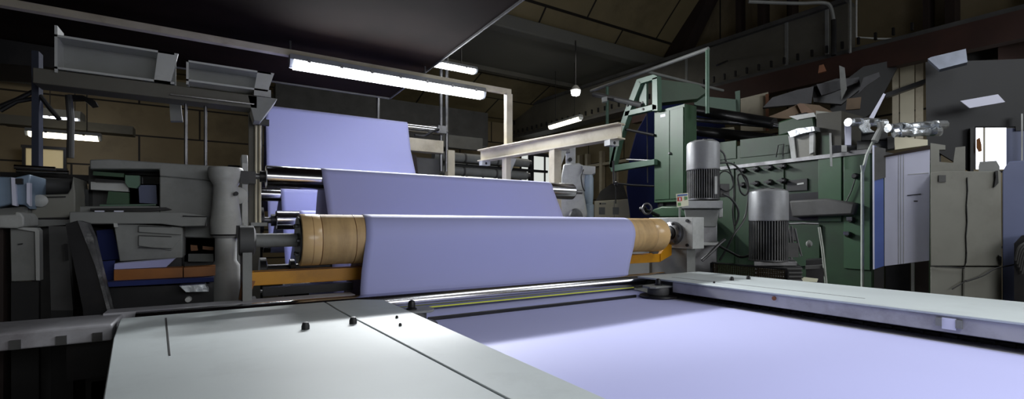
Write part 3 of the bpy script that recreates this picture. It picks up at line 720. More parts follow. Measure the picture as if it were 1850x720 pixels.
cb = thing('curved_grey_cover', 'curved light grey cover below the bluish housing at the left edge', 'cover', onY(20, 395, 2.9)[:2]+(0,))
M().pY([(-20, 388), (26, 387), (26, 382), (36, 383), (43, 392), (43, 408), (30, 412), (-20, 411)], 2.9, .2).build('cover_body', grey_l, cb, .006)
M().pY([(-10, 412), (6, 412), (6, 'F'), (-10, 'F')], 2.95, .1).build('leg', dark_brown, cb)
wp = thing('grey_door_panel', 'grey upright door panel with a bright edge strip at the far left', 'panel', onY(40, 460, 2.95)[:2]+(0,))
M().pY([(18, 412), (62, 414), (64, 506), (20, 508)], 2.95, .04).build('panel', grey_m, wp, .003)
M().pY([(30, 410), (66, 411), (71, 416), (72, 506), (65, 506), (63, 418), (30, 413)], 2.93, .05).build('edge_strip', grey_l, wp)
M().pY([(20, 508), (70, 508), (70, 'F'), (20, 'F')], 2.98, .03).build('lower_panel', black, wp)
M().pY([(32, 440), (40, 439), (40, 441), (32, 442)], 2.94, .02).build('slot', black, wp)
sp2 = thing('dark_grey_upright_panel', 'dull grey upright panel with a small handle left of the leaning post', 'panel', onY(105, 460, 3.1)[:2]+(0,))
M().pY([(88, 408), (120, 408), (132, 560), (92, 560)], 3.1, .04).build('panel', grey_d, sp2)
M().pY([(116, 440), (121, 440), (123, 470), (118, 470)], 3.09, .02).build('handle', black, sp2)
M().pY([(92, 560), (132, 560), (132, 'F'), (92, 'F')], 3.1, .04).build('panel_foot', black, sp2)
mr = thing('grey_machine_roller', 'thick dull grey roller above the cream control box', 'roller', onY(90, 330, 3.3))
M().cyl(onY(52, 335, 3.4), (onY(130, 335, 3.4)[0], 3.4, onY(52, 335, 3.4)[2]), .045).build('roller_shell', grey_d, mr)
M().cyl(onY(30, 335, 3.4), (onY(150, 335, 3.4)[0], 3.4, onY(52, 335, 3.4)[2]), .015).build('shaft', black_m, mr)
for y, x0, x1, lb_ in ((301, 26, 100, 'upper silvery rod above the far left grey roller'), (308, 30, 125, 'lower silvery rod above the far left grey roller')):
    a = onY(x0, y, 3.5); b = onY(x1, y+4, 3.5)
    tag(M().cyl(a, b, .012, seg=12).build('silver_rod', steel), lb_, 'rod')
tag(M().pY([(0, 310), (160, 316), (160, 330), (0, 324)], 3.7, .1).build('black_machine_rail', black_m), 'wide black machine rail behind the silvery rods', 'rail')
tag(M().pY([(136, 340), (160, 342), (160, 372), (138, 370)], 3.4, .1).build('dark_window_block', glass_d), 'dark glassy block between the control box and grey machine', 'block')

# ============================================================= BACKGROUND CENTRE
# pipes
for i, (z, r, lb_) in enumerate(((1.28, .085, 'upper of the two thick grey pipes in the centre background'), (1.03, .085, 'lower of the two thick grey pipes in the centre background'))):
    t = thing('thick_grey_pipe', lb_, 'pipe', (5.0, 8.0, Z(z)), 'thick grey pipes behind the I-beam')
    M().cyl((3.3, 8.0+i*.05, Z(z)), (5.35, 8.0+i*.05, Z(z)), r, seg=28).build('pipe', grey_m, t)
    M().cyl((5.35, 8.0+i*.05, Z(z)), (5.42, 8.0+i*.05, Z(z)), r*.8, seg=28).build('pipe_end', steel_d, t)
    for x in (3.9, 4.6):
        M().cyl((x, 8.0+i*.05, Z(z)), (x+.04, 8.0+i*.05, Z(z)), r*1.08, seg=28).build('pipe_band', grey_d, t)
t = thing('pipe_support_frame', 'dark steel frame supporting the two thick grey pipes', 'frame', (4.6, 8.2, 0))
for x in (3.6, 5.0, 5.55):
    B(x, x+.08, 8.2, 8.28, 0, Z(1.6)).build('post', black_m, t)
for z in (.88, 1.14, 1.5):
    B(3.4, 6.0, 8.18, 8.24, Z(z), Z(z)+.05).build('cross_bar', black_m, t)
# grey column machine
pm = thing('grey_column_machine', 'pale grey column machine with drum head behind the high roller end', 'machine', onT(1040, 400, 6.4)[:2]+(0,))
def tb_(t, px, py): return onT(px, py, t)
TT = 6.3
M().pT([(1018, 296), (1046, 294), (1064, 304), (1068, 340), (1060, 400), (1016, 400), (1014, 320)], TT, .45).build('upper_body', grey_l, pm, .02)
M().pT([(1022, 262), (1040, 262), (1040, 296), (1022, 296)], TT+.05, .15).build('neck_block', grey_l, pm, .01)
c = onT(1030, 288, TT); M().cyl(c, (c[0]+SA*.05, c[1]+CA*.05, c[2]), .028, seg=16).build('port', black_m, pm)
M().pT([(1052, 298), (1076, 300), (1076, 312), (1068, 316), (1052, 314)], TT-.05, .2).build('junction_box', grey_l, pm, .01)
M().pT([(1014, 268), (1028, 264), (1030, 274), (1018, 276)], TT-.05, .1).build('clamp', steel_d, pm)
c = onT(1064, 345, TT); 
M().lathe((c[0], c[1], 0), [(.065, 0), (.065, onT(0,370,TT)[2]), (.05, onT(0,368,TT)[2]), (.06, onT(0,352,TT)[2]), (.06, onT(0,322,TT)[2]), (.05, onT(0,316,TT)[2])], 24).build('cylinder_unit', mat('pale_blue_grey', (150,166,180), .4), pm)
M().pT([(1012, 352), (1040, 340), (1056, 352), (1062, 390), (1050, 400), (1010, 400)], TT-.35, .3).build('drum_cover', grey_l, pm, .03)
c = onT(1040, 392, TT-.4)
M().lathe((c[0], c[1], c[2]), [(.10, -.02), (.11, 0), (.08, .03)], 28, 'Y').build('pulley', steel_d, pm)
M().pT([(1014, 400), (1066, 400), (1066, 'F'), (1014, 'F')], TT, .4).build('base_column', grey_m, pm)
M().tube([onT(1054, 306, TT-.08), onT(1050, 318, TT-.1), onT(1052, 335, TT-.1), onT(1056, 345, TT-.08)], .008).build('hose', black, pm)
# electrical cabinets
ec = thing('electrical_cabinet', 'low cream electrical cabinet with two vent grilles and a small logo', 'cabinet', onX(1108, 380, 7.2)[:2]+(0,))
TC = 9.6
M().pT([(1074, 363), (1138, 359), (1138, 420), (1074, 420)], TC, .5).build('body', beige, ec, .01)
M().pT([(1109, 362), (1110, 362), (1110, 420), (1109, 420)], TC-.01, .02).build('door_gap', grey_m, ec)
for x in (1082, 1107):
    M().pT([(x, 374), (x+11, 374), (x+11, 387), (x, 387)], TC-.012, .02).build('vent_grille', grey_m, ec)
M().pT([(1083, 366), (1086, 366), (1086, 369), (1083, 369)], TC-.012, .02).build('logo_mark', black_m, ec)
M().pT([(1087, 366.5), (1095, 366.5), (1095, 368.5), (1087, 368.5)], TC-.012, .02).build('logo_mark', grey_m, ec)
M().pT([(1074, 420), (1138, 420), (1138, 'F'), (1074, 'F')], TC+.02, .4).build('plinth', grey_d, ec)
tag(M().pT([(1085, 345), (1105, 331), (1126, 333), (1134, 358), (1076, 362)], 10.1, .4).build('grey_cover_hood', grey_d), 'dark grey sloped cover above the cream electrical cabinet', 'cover')
# wall columns & rails far centre-right
for i, px in enumerate((1048, 1062, 1088, 1112)):
    p = onX(px, 300, 10.9); struct(B(10.82, 10.98, p[1]-.06, p[1]+.06, 0, Z(2.5)).build('trim_%d' % (20+i), iron_w))
struct(M().pX([(1046, 300), (1140, 285), (1140, 290), (1046, 305)], 10.85, .12).build('trim_30', iron_w))
m = M()
t = thing('hanging_black_rod', 'thin black rod frame hanging left of the navy cloth', 'frame', onT(1108, 320, 5.2))
m.tube([onT(1108, 290, 5.2), onT(1109, 330, 5.2), onT(1140, 334, 5.2), onT(1182, 336, 5.2)], .012, 8, False); m.build('rod', black_m, t)
M().lathe(onT(1113, 332, 5.2), [(.01, -.02), (.03, 0), (.01, .02)], 14, 'X').build('joint', black, t)
# far girder bits: dark openings on the back gable
struct(M().pY([(937, 140), (958, 142), (958, 165), (945, 215), (930, 225), (930, 170)], 13.9, .1).build('trim_40', black_m))
struct(M().pY([(997, 152), (1010, 154), (1008, 190), (994, 188)], 13.9, .1).build('trim_41', black_m))
struct(M().pY([(957, 142), (962, 143), (960, 215), (955, 215)], 13.85, .1).build('trim_42', dark_brown))
struct(M().pY([(973, 146), (979, 147), (977, 200), (971, 205)], 13.85, .1).build('trim_43', dark_brown))
tag(M().lathe(onY(967, 192, 13.8), [(.1, 0), (.22, .01), (.22, .06)], 28, 'Y').build('round_vent', black), 'round black vent on the far gable wall', 'vent')

# ============================================================= GREEN MACHINE
XG = 5.5
gr = thing('green_machine_body', 'long dark green machine with doors, knobs and pipes on the right', 'machine', (6.4, 3.3, 0))
yR = onX(1576, 300, XG)[1]
B(XG, 7.4, yR, 4.12, 0, Z(.72)).build('lower_body', green_d, gr, .01)
B(XG+.10, 7.4, 2.75, 4.12, Z(.76), Z(1.02)).build('upper_panel', green_d, gr, .008)
B(XG-.03, 7.3, yR, 4.2, Z(.72), Z(.76)).build('pipe_ledge', steel_d, gr)
# panel joints and doors on long face
def gx(pts, name, mt, off=.0, d=.02, **kw): return M().pX(pts, XG-off, d).build(name, mt, gr, **kw)
gx([(1258, 300), (1326, 292), (1326, 475), (1258, 478)], 'door', green_d, .015, .02, bevel=.004)
gx([(1334, 300), (1416, 290), (1416, 478), (1334, 478)], 'door', green_d, .015, .02, bevel=.004)
gx([(1478, 285), (1520, 279), (1520, 400), (1478, 400)], 'door', green, .015, .02, bevel=.004)
gx([(1524, 279), (1572, 272), (1572, 488), (1524, 484)], 'door', green, .015, .02, bevel=.004)
gx([(1422, 326), (1458, 322), (1458, 343), (1422, 345)], 'dark_slot', black, .02, .02)
gx([(1440, 331), (1452, 329), (1452, 332), (1440, 334)], 'slot_label', grey_l, .024, .01)
gx([(1420, 350), (1500, 345), (1500, 398), (1420, 398)], 'recess', black_m, .012, .01)
gx([(1425, 362), (1490, 358), (1545, 366), (1540, 388), (1430, 392)], 'dull_duct', grey_d, .10, .1, bevel=.02)
gx([(1420, 410), (1480, 405), (1480, 480), (1425, 480)], 'recess', green_d, .03, .02)
for r_ in range(2):
    for k in range(4):
        px = 1345+k*24; p = onX(px, 308-k*2.5+r_*26, XG)
        kb = M().lathe((XG-.015, p[1], p[2]), [(.035, 0), (.035, -.02), (.022, -.03), (.022, -.06)], 18, 'X'); kb = kb.build('valve_knob', black_m, gr)
        M().box(XG-.085, XG-.07, p[1]-.045, p[1]+.045, p[2]-.01, p[2]+.01).build('valve_handle', black_m, kb)
for px, py in ((1541, 397), (1535, 423)):
    p = onX(px, py, XG)
    kb = M().lathe((XG-.015, p[1], p[2]), [(.03, 0), (.03, -.03), (.018, -.05)], 12, 'X').build('door_latch', black, gr)
    M().box(XG-.07, XG-.05, p[1]-.02, p[1]+.03, p[2]-.005, p[2]+.03).build('latch_lever', steel, kb)
p = onX(1548, 318, XG); M().lathe((XG-.015, p[1], p[2]), [(.03, 0), (.03, -.03), (.02, -.05)], 14, 'X').build('black_knob', black, gr)
M().tube([onX(1546, 320, XG-.04), onX(1538, 345, XG-.04), onX(1528, 365, XG-.04)], .006, 8).build('thin_hose', black, gr)
# upper panel door outlines, handle
M().pX([(1262, 262), (1330, 253), (1330, 286), (1262, 292)], XG+.09, .02).build('upper_door', green_d, gr, .003)
udoor = M().pX([(1337, 252), (1426, 242), (1426, 276), (1337, 285)], XG+.09, .02).build('upper_door', green_d, gr, .003)
M().tube([onX(1402, 284, XG+.06), onX(1406, 262, XG+.06), onX(1416, 260, XG+.06), onX(1414, 282, XG+.06)], .006, 8, False).build('door_handle', black_m, udoor)
wbx = M().pX([(1424, 246), (1470, 240), (1470, 285), (1430, 290)], XG+.05, .05).build('window_box', beige_m, gr, .004)
M().pX([(1424, 246), (1434, 245), (1438, 286), (1430, 288)], XG+.03, .03).build('window_trim', grey_l, wbx)
M().pX([(1462, 240), (1470, 239), (1469, 275), (1462, 278)], XG+.03, .03).build('window_trim', grey_l, wbx)
M().pX([(1475, 205), (1520, 200), (1520, 275), (1475, 282)], XG+.1, .5).build('dark_tower', mat('dark_olive_brown', (44,42,32), .6), gr)
M().pX([(1485, 245), (1500, 243), (1500, 280), (1485, 282)], XG+.08, .05).build('green_strip', green_d, gr)
fo = tag(M().pX([(1423, 238), (1440, 232), (1470, 228), (1472, 236), (1452, 240), (1428, 248)], XG-.02, .12).build('crumpled_foil_strip', foil), 'crumpled silver foil strip on top of the small cream window box', 'foil')
# top clutter
tc_ = thing('green_top_housing', 'dark green rounded housing on top of the green machine', 'housing', onX(1430, 220, 5.9))
M().pX([(1405, 220), (1430, 212), (1470, 208), (1474, 236), (1424, 242), (1405, 246)], 5.9, .6).build('housing_body', green_d, tc_, .02)
M().pX([(1425, 210), (1470, 203), (1474, 210), (1440, 216)], 5.88, .3).build('pale_top_sheet', grey_l, tc_)
M().pX([(1474, 200), (1508, 203), (1508, 212), (1474, 214)], 5.88, .3).build('pale_top_sheet', beige_m, tc_)
# big dark rollers of the green machine
for y0, y1, zz_, lb_ in ((195, 215, 0, 'topmost dark roller inside the green machine'), (212, 222, 0, 'middle slimmer dark roller inside the green machine'), (232, 246, 0, 'bottom dark roller inside the green machine')):
    a = onT(1258, y0+4, 7.2); b = onT(1398, y1+2+(y1-y0)*.3, 6.2)
    a = Vector(a); b = Vector(b)
    t = thing('dark_green_roller', lb_, 'roller', (a+b)/2, 'dark rollers in the green machine')
    M().cyl(a, b, .075 if y1-y0 > 12 else .035, seg=28).build('roller_shell', black_m if y1-y0 > 12 else steel_d, t)
    M().cyl(b, b+(b-a).normalized()*.1, .03, seg=16).build('shaft', steel_d, t)
rf_ = thing('green_roller_frame', 'green overhead frame plates behind the handrail above the tall green cabinet', 'frame', onT(1300, 180, 7.6))
M().pT([(1190, 143), (1262, 152), (1278, 165), (1260, 178), (1196, 185)], 7.3, .2).build('top_plate', green, rf_)
M().pT([(1255, 172), (1336, 180), (1337, 202), (1280, 200), (1254, 188)], 7.5, .15).build('side_plate', green_l, rf_)
M().pT([(1328, 165), (1337, 163), (1337, 202), (1330, 202)], 7.5, .1).build('end_post', green_l, rf_)
tag(M().pT([(1295, 232), (1326, 229), (1328, 236), (1296, 240)], 8.8, .05).build('pale_window_strip', iron_w), 'pale strip showing between the dark rollers', 'panel')
# tall green cabinet
XC = 5.3
gc = thing('tall_green_cabinet', 'tall green double door steel cabinet beside the slanted green frame', 'cabinet', (5.5, 4.5, 0))
yn = onX(1237, 300, XC)[1]; yf = onX(1182, 300, XC)[1]; ztop = onX(1237, 187, XC)[2]; zbot = onX(1237, 363, XC)[2]
B(XC, XC+.25, yn, yf, zbot, ztop).build('cabinet_body', green, gc, .004)
ym = (yn+yf)/2-.02
cdoor = B(XC-.012, XC+.002, yn+.015, ym-.004, zbot+.04, ztop-.04).build('door', green, gc, .003)
B(XC-.012, XC+.002, ym+.004, yf-.015, zbot+.04, ztop-.04).build('door', green, gc, .003)
p = onX(1212, 277, XC)
M().lathe((XC-.012, p[1], p[2]), [(.02, 0), (.02, -.01), (.01, -.03)], 16, 'X').build('door_handle', steel_d, cdoor)
M().pX([(1193, 207), (1202, 205), (1202, 210), (1193, 212)], XC-.014, .003).build('name_plate', white_p, gc)
B(XC+.05, XC+.25, yn+.02, yf-.02, 0, zbot).build('cabinet_stand', black_m, gc)
M().pX([(1178, 378), (1195, 372), (1228, 372), (1246, 392), (1178, 392)], XC-.3, .3).build('foot_cover', green, gc, .02)
# slanted green frame
gf = thing('slanted_green_frame', 'slanted open green steel frame left of the tall green cabinet', 'frame', onX(1140, 300, 5.25))
X5 = 5.22
def fb(pts, nm='bar', mt=green_l, x=X5, d=.09): return M().pX(pts, x, d).build(nm, mt, gf, .003)
fb([(1150, 143), (1158, 149), (1136, 205), (1118, 258), (1108, 302), (1101, 303), (1101, 298), (1112, 250), (1127, 203)], 'slant_leg')
fb([(1150, 143), (1180, 134), (1187, 137), (1187, 142), (1179, 144), (1157, 151)], 'top_bar')
fb([(1178, 141), (1187, 138), (1188, 200), (1178, 200)], 'upright')
fb([(1155, 149), (1168, 146), (1168, 190), (1155, 193)], 'middle_plate', green_l, X5+.05, .04)
fb([(1129, 201), (1180, 188), (1186, 190), (1186, 197), (1128, 210)], 'cross_bar')
fb([(1101, 299), (1182, 287), (1182, 297), (1104, 310)], 'bottom_bar')
fb([(1101, 265), (1114, 260), (1106, 300), (1101, 302)], 'corner_plate')
for px, py in ((1161, 185), (1162, 197), (1134, 190)):
    p = onX(px, py, X5); M().cyl((X5-.012, p[1], p[2]), (X5, p[1], p[2]), .018, seg=6).build('bolt', black, gf)
M().cyl(onX(1169, 200, X5+.06), onX(1170, 330, X5+.06), .008, seg=8).build('hanging_rod', black_m, gf)
M().tube([onX(1124, 232, X5+.05), onX(1182, 244, X5+.05)], .02, 8, False).build('cross_pipe', black_m, gf)
M().tube([onX(1132, 288, X5+.05), onX(1182, 290, X5+.05)], .014, 8, False).build('cross_pipe', steel_d, gf)
p = onX(1109, 310, X5); M().cyl((X5+.04, p[1], p[2]), (X5+.04, p[1], Z(.35)), .01, seg=8).build('drop_rod', black_m, gf)
p = onX(1184, 200, X5); B(X5+.1, X5+.17, p[1]-.05, p[1]+.02, 0, p[2]).build('rear_leg', black_m, gf)
# navy cloth
nc = M(); Y6 = 6.6
L0 = [(1196, 190), (1172, 200), (1150, 240), (1138, 285), (1133, 340), (1140, 392)]
pts = [(1235, 180)]+L0+[(1140, 'F'), (1235, 'F')]
nc.pY(pts, Y6, .02)
tag(nc.build('navy_cloth_sheet', blue_c), 'large navy blue cloth sheet behind the slanted green frame', 'cloth')
M_ = M(); M_.pY([(1215, 200), (1310, 205), (1310, 262), (1215, 262)], 6.3, .02)
tag(M_.build('navy_cloth_strip', blue_c), 'navy cloth between the dark rollers right of the tall green cabinet', 'cloth')
# handrail
hr = thing('steel_handrail', 'thin grey green steel handrail above the tall green cabinet', 'handrail', (5.5, 5.0, Z(1.4)))
a = onX(1280, 88, XG); b = onX(1068, 165, XG)
M().cyl(a, (XG, b[1], a[2]), .028, seg=14).build('top_rail', grey_m, hr)
p = onX(1278, 95, XG); M().cyl((XG, p[1], onX(1278, 205, XG)[2]), (XG, p[1], a[2]), .026, seg=14).build('post', green_l, hr)
p = onX(1097, 158, XG); M().cyl((XG, p[1], onX(1097, 225, XG)[2]), (XG, p[1], a[2]), .026, seg=14).build('post', green_l, hr)
q = onY(1165, 140, 5.0); q2 = onY(1306, 160, 5.0)
M().cyl((XG, 5.0, a[2]), (q2[0], 5.0, a[2]), .024, seg=14).build('cross_rail', grey_m, hr)
q = onX(1076, 170, XG+.05); q1 = onX(1150, 185, XG+.05)
M().tube([onT(1072, 170, 7.5), onT(1160, 190, 6.9)], .04, 10, False).build('lower_rail', grey_d, hr)
M().pT([(1087, 176), (1097, 174), (1097, 182), (1088, 184)], 7.2, .08).build('rail_clamp', grey_l, hr)
M().tube([(10.4, 6.6, Z(4.0)), (8.7, 6.0, Z(3.3))], .02, 8, False).build('stay_rod', black_m, hr)

# ============================================================= MOTORS
def motor(name, label, px, ytop, ycap, yfin, wpx, t, yflange):
    c = onT(px, 400, t); R = wpx*t/FPX/2
    zf = lambda y: H+(408-y)/FPX*t
    th = thing(name, label, 'motor', (c[0], c[1], 0))
    cowl = M().lathe((c[0], c[1], 0), [(R*.99, zf(ycap)), (R*.99, zf(ytop+10)), (R*.95, zf(ytop+6)), (R*.80, zf(ytop+3)), (R*.35, zf(ytop+.5)), (R*.2, zf(ytop))], 48).build('fan_cowl', motor_m, th)
    M().lathe((c[0], c[1], 0), [(R*1.01, zf(ycap)), (R*1.015, zf(ycap-1.5))], 48).build('cowl_rim', steel_d, cowl)
    for k in range(8):
        a = k*math.pi/4
        M().prism([(c[0]+R*.35*math.cos(a-.18), c[1]+R*.35*math.sin(a-.18), zf(ytop+.2)), (c[0]+R*.35*math.cos(a+.18), c[1]+R*.35*math.sin(a+.18), zf(ytop+.2)),
                   (c[0]+R*.78*math.cos(a+.12), c[1]+R*.78*math.sin(a+.12), zf(ytop+2.6)), (c[0]+R*.78*math.cos(a-.12), c[1]+R*.78*math.sin(a-.12), zf(ytop+2.6))], (0, 0, .004)).build('cowl_slot', grey_d, cowl)
    M().cyl((c[0], c[1], zf(yfin)), (c[0], c[1], zf(ycap)), R*.80, seg=40).build('stator', black_m, th)
    m = M()
    for k in range(44):
        a = 2*math.pi*k/44; ca, sa = math.cos(a), math.sin(a)
        w = .0032
        m.prism([(c[0]+ca*R*.78-sa*w, c[1]+sa*R*.78+ca*w, zf(yfin)), (c[0]+ca*R*.78+sa*w, c[1]+sa*R*.78-ca*w, zf(yfin)),
                 (c[0]+ca*R*.97+sa*w, c[1]+sa*R*.97-ca*w, zf(yfin)), (c[0]+ca*R*.97-sa*w, c[1]+sa*R*.97+ca*w, zf(yfin))], (0, 0, zf(ycap)-zf(yfin)))
    m.build('cooling_fins', fin_m, th)
    M().lathe((c[0], c[1], 0), [(R*.9, zf(yfin+1)), (R*1.0, zf(yfin)), (R*1.0, zf(yfin-2)), (R*.9, zf(yfin-3))], 40).build('end_ring', steel_d, th)
    # terminal box on the right (camera side right)
    rx, ry = CA, -SA
    bx = (c[0]+rx*R*1.02, c[1]+ry*R*1.02)
    M().prism([(bx[0]-.02*SA, bx[1]-.02, zf(yfin-6)), (bx[0]+.08*rx, bx[1]+.08*ry-.02, zf(yfin-6)), (bx[0]+.08*rx+.1*SA, bx[1]+.08*ry+.1*CA, zf(yfin-6)), (bx[0]+.1*SA, bx[1]+.1*CA, zf(yfin-6))], (0, 0, .12)).build('terminal_box', grey_d, th)
    return th, c, R, zf
m1, c, R, zf = motor('geared_motor', 'tall grey electric motor on a square flange beside the bearing stand', 1270, 253, 308, 361, 57, 4.45, 375)
def fprism(parent, px0, px1, y0, y1, t, d, nm, mt, bev=.004, taper=0):
    M().pT([(px0, y0), (px1, y0), (px1-taper, y1), (px0+taper, y1)], t, d).build(nm, mt, parent, bev)
fprism(m1, 1231, 1306, 362, 376, 4.25, .40, 'square_flange', motor_m)
fprism(m1, 1236, 1300, 377, 410, 4.32, .28, 'gearbox_neck', grey_m, .01, 6)
fprism(m1, 1244, 1296, 398, 520, 4.34, .30, 'gearbox', steel_d, .01)
M().pT([(1244, 520), (1296, 520), (1296, 'F'), (1244, 'F')], 4.34, .3).build('gearbox_base', black_m, m1)
fprism(m1, 1270, 1300, 438, 443, 4.2, .3, 'foot_plate', grey_l, .003)
M().pT([(1298, 372), (1306, 372), (1306, 392), (1298, 394)], 4.35, .12).build('round_cover', grey_l, m1, .01)
M().pT([(1291, 318), (1296, 318), (1296, 350), (1291, 350)], 4.28, .01).build('rating_plate', grey_l, m1)
sg = thing('warning_sticker', 'small cream warning sign with red and green pictograms left of the tall motor', 'sign', onT(1232, 360, 4.22))
M().pT([(1221, 350), (1243, 348), (1244, 371), (1223, 374)], 4.22, .006).build('sign_plate', sticker, sg)
M().pT([(1224, 351.5), (1242, 350), (1242, 352.5), (1224, 354)], 4.214, .004).build('blue_lettering', st_blue, sg)
M().pT([(1224, 356), (1232, 355.5), (1232.5, 362.5), (1224.5, 363)], 4.214, .004).build('red_pictogram', st_red, sg)
M().pT([(1227, 357), (1229.5, 357), (1229.5, 361.5), (1227, 361.5)], 4.21, .003).build('white_figure', white_p, sg)
M().pT([(1237, 355), (1242, 355), (1242, 360), (1237.5, 361)], 4.214, .004).build('green_pictogram', st_grn, sg)
M().pT([(1225, 366), (1230, 365.5), (1230.5, 371), (1225.5, 371.5)], 4.214, .004).build('green_pictogram', st_grn, sg)
p = onT(1228, 372, 4.23); M().cyl((p[0], p[1], 0), p, .008, seg=8).build('sign_stalk', grey_m, sg)
m2, c, R, zf = motor('vertical_motor', 'grey finned electric motor standing in front of the green machine', 1388, 340, 399, 470, 65, 4.0, 480)
fprism(m2, 1362, 1440, 472, 480, 3.9, .34, 'base_ring', steel_d)
fprism(m2, 1366, 1448, 481, 520, 3.9, .36, 'stepped_base', black_m)
for k in range(4):
    fprism(m2, 1364, 1450, 484+k*7, 487+k*7, 3.88, .38, 'base_step', grey_d, .002)
M().pT([(1366, 520), (1448, 520), (1448, 'F'), (1366, 'F')], 3.95, .3).build('pedestal', black_m, m2)
# round flange on post near roller right
hw = thing('hand_wheel', 'small round grey handwheel left of the tall green cabinet foot', 'handwheel', onT(1169, 377, 4.9))
p = onT(1169, 377, 4.9)
m = M(); m.tube([(p[0]+.045*math.cos(a)*CA, p[1]-.045*math.cos(a)*SA, p[2]+.055*math.sin(a)) for a in [2*math.pi*k/20 for k in range(21)]], .012, 8, False)
m.build('wheel_rim', steel_d, hw)
M().lathe(p, [(.01, 0), (.03, .03), (.03, .08)], 16, 'Y').build('wheel_hub', black_m, hw)
M().cyl((p[0], p[1]+.06, p[2]), (p[0]+.75, p[1]+.5, p[2]-.05), .02, seg=10).build('wheel_shaft', black_m, hw)
# cables
def cable(lb_, pts, t, r=.008, mt=cable_m):
    o = M().tube([onT(a, b, t+(c if c else 0)) for a, b, c in pts], r, 8).build('cable', mt)
    tag(o, lb_, 'cable', 'cables hanging round the tall motor')
cable('grey cable curling out of the top of the tall motor and down', [(1298, 268, 0), (1308, 278, 0), (1312, 292, 0), (1320, 312, .1), (1326, 340, .1), (1324, 380, .1), (1328, 420, .1)], 4.4)
cable('pale cable looping right from the tall motor then down to the floor', [(1296, 295, 0), (1318, 294, 0), (1334, 304, .05), (1344, 320, .1), (1350, 335, .1), (1352, 360, .1), (1345, 395, .1), (1325, 425, 0), (1312, 450, 0), (1300, 470, 0)], 4.4, .009)
cable('oval loop of dark cable beside the tall motor', [(1334, 330, 0), (1333, 318, 0), (1340, 314, 0), (1349, 322, 0), (1352, 340, 0), (1347, 352, 0), (1338, 346, 0), (1334, 330, 0)], 4.45, .008, black)
cable('large ring of black cable right of the motor fins', [(1300, 335, 0), (1300, 315, 0), (1312, 309, 0), (1324, 320, 0), (1324, 337, 0), (1314, 345, 0), (1302, 340, 0)], 4.42, .006, black)
cable('cable running from the motor box down along the green door', [(1306, 350, 0), (1320, 358, 0), (1332, 375, 0), (1334, 392, 0), (1328, 408, 0)], 4.4, .01)
cable('black cables drooping between the two motors', [(1300, 444, 0), (1320, 455, 0), (1340, 464, 0), (1360, 458, -.2)], 4.3, .012, black)
cable('pale hose along the base of the tall motor', [(1268, 470, 0), (1285, 455, 0), (1300, 440, 0), (1310, 432, 0)], 4.2, .014, steel_d)
# perforated guard
pg = thing('perforated_guard', 'low perforated metal guard strip behind the right beam', 'guard', onT(1350, 490, 3.75))
m = M()
A_ = Vector(onT(1286, 474, 4.15)); B_ = Vector(onT(1422, 486, 3.72)); hh = .085
dd = (B_-A_)
for i in range(35):
    q = A_+dd*(i/34); m.box(q.x-.0035, q.x+.0035, q.y-.0035, q.y+.0035, q.z-hh, q.z)
for k in range(6):
    z = -hh*k/5
    m.tube([A_+Vector((0,0,z)), B_+Vector((0,0,z))], .0038, 6, False)
m.build('perforated_sheet', mat('bronze_mesh', (74,64,46), .5, .4), pg)
m = M(); m.tube([A_, B_], .008, 8, False); m.build('top_edge', black_m, pg)
for q in (A_, B_): M().box(q.x-.01, q.x+.01, q.y-.01, q.y+.01, 0, q.z).build('post', black_m, pg)
# small fittings right of motor2
ft = thing('pipe_fittings', 'cluster of small grey valve pipes right of the shorter motor', 'pipes', onT(1440, 450, 4.2)[:2]+(0,))
for pts in (((1422, 402), (1427, 430), (1430, 470)), ((1436, 412), (1442, 440), (1448, 462)), ((1425, 404), (1450, 403), (1478, 404)), ((1430, 408), (1432, 440), (1428, 470))):
    M().tube([onT(x, y, 4.15) for x, y in pts], .009, 8, False).build('pipe', steel_d, ft)
M().tube([onT(1480, 410, 4.2), onT(1486, 450, 4.2), onT(1492, 508, 4.2), onT(1494, 540, 4.2)], .012, 8, False).build('pale_pipe', cable_w, ft)
M().pT([(1425, 412), (1438, 412), (1440, 436), (1426, 434)], 4.2, .06).build('valve_body', grey_d, ft, .01)
M().lathe(onT(1466, 440, 4.3), [(.02, 0), (.035, .02), (.02, .04)], 16, 'Y').build('gauge', grey_m, ft)
M().pT([(1456, 470), (1488, 468), (1488, 'F'), (1456, 'F')], 4.35, .2).build('block', black_m, ft)
M().pT([(1455, 480), (1490, 478), (1490, 484), (1455, 486)], 4.22, .05).build('ledge', grey_d, ft)

# ============================================================= RIGHT HAND STUFF
cd = thing('pale_conduit', 'pale conduit rising up the end of the green machine and bending right', 'conduit', onT(1558, 490, 4.65)[:2]+(0,))
M().tube([onT(1558, 500, 4.65), onT(1558, 400, 4.65), onT(1558, 312, 4.65), onT(1566, 280, 4.65), onT(1578, 255, 4.65), onT(1604, 225, 4.65)], .014, 10, False).build('pipe', cable_w, cd)
M().tube([onT(1558, 312, 4.65), onT(1556, 298, 4.65)], .011, 8, False).build('stub', cable_w, cd)
p = onT(1558, 500, 4.65); M().cyl((p[0], p[1], 0), p, .014, seg=10).build('lower_pipe', cable_w, cd)
M().pT([(1498, 240), (1502, 240), (1504, 300), (1500, 300)], 4.85, .03).build('side_pipe', grey_l, cd)
tag(M().pT([(1596, 168), (1600, 170), (1578, 214), (1568, 216)], 4.9, .02).build('white_blade_sheet', white_p), 'thin pointed white sheet standing up on top of the machine clutter', 'sheet')
fc = thing('foil_wrapped_pipe', 'crumpled silver foil wrapped pipes lying across the top of the white panel', 'pipe', onT(1640, 230, 4.5))
rng = random.Random(3)
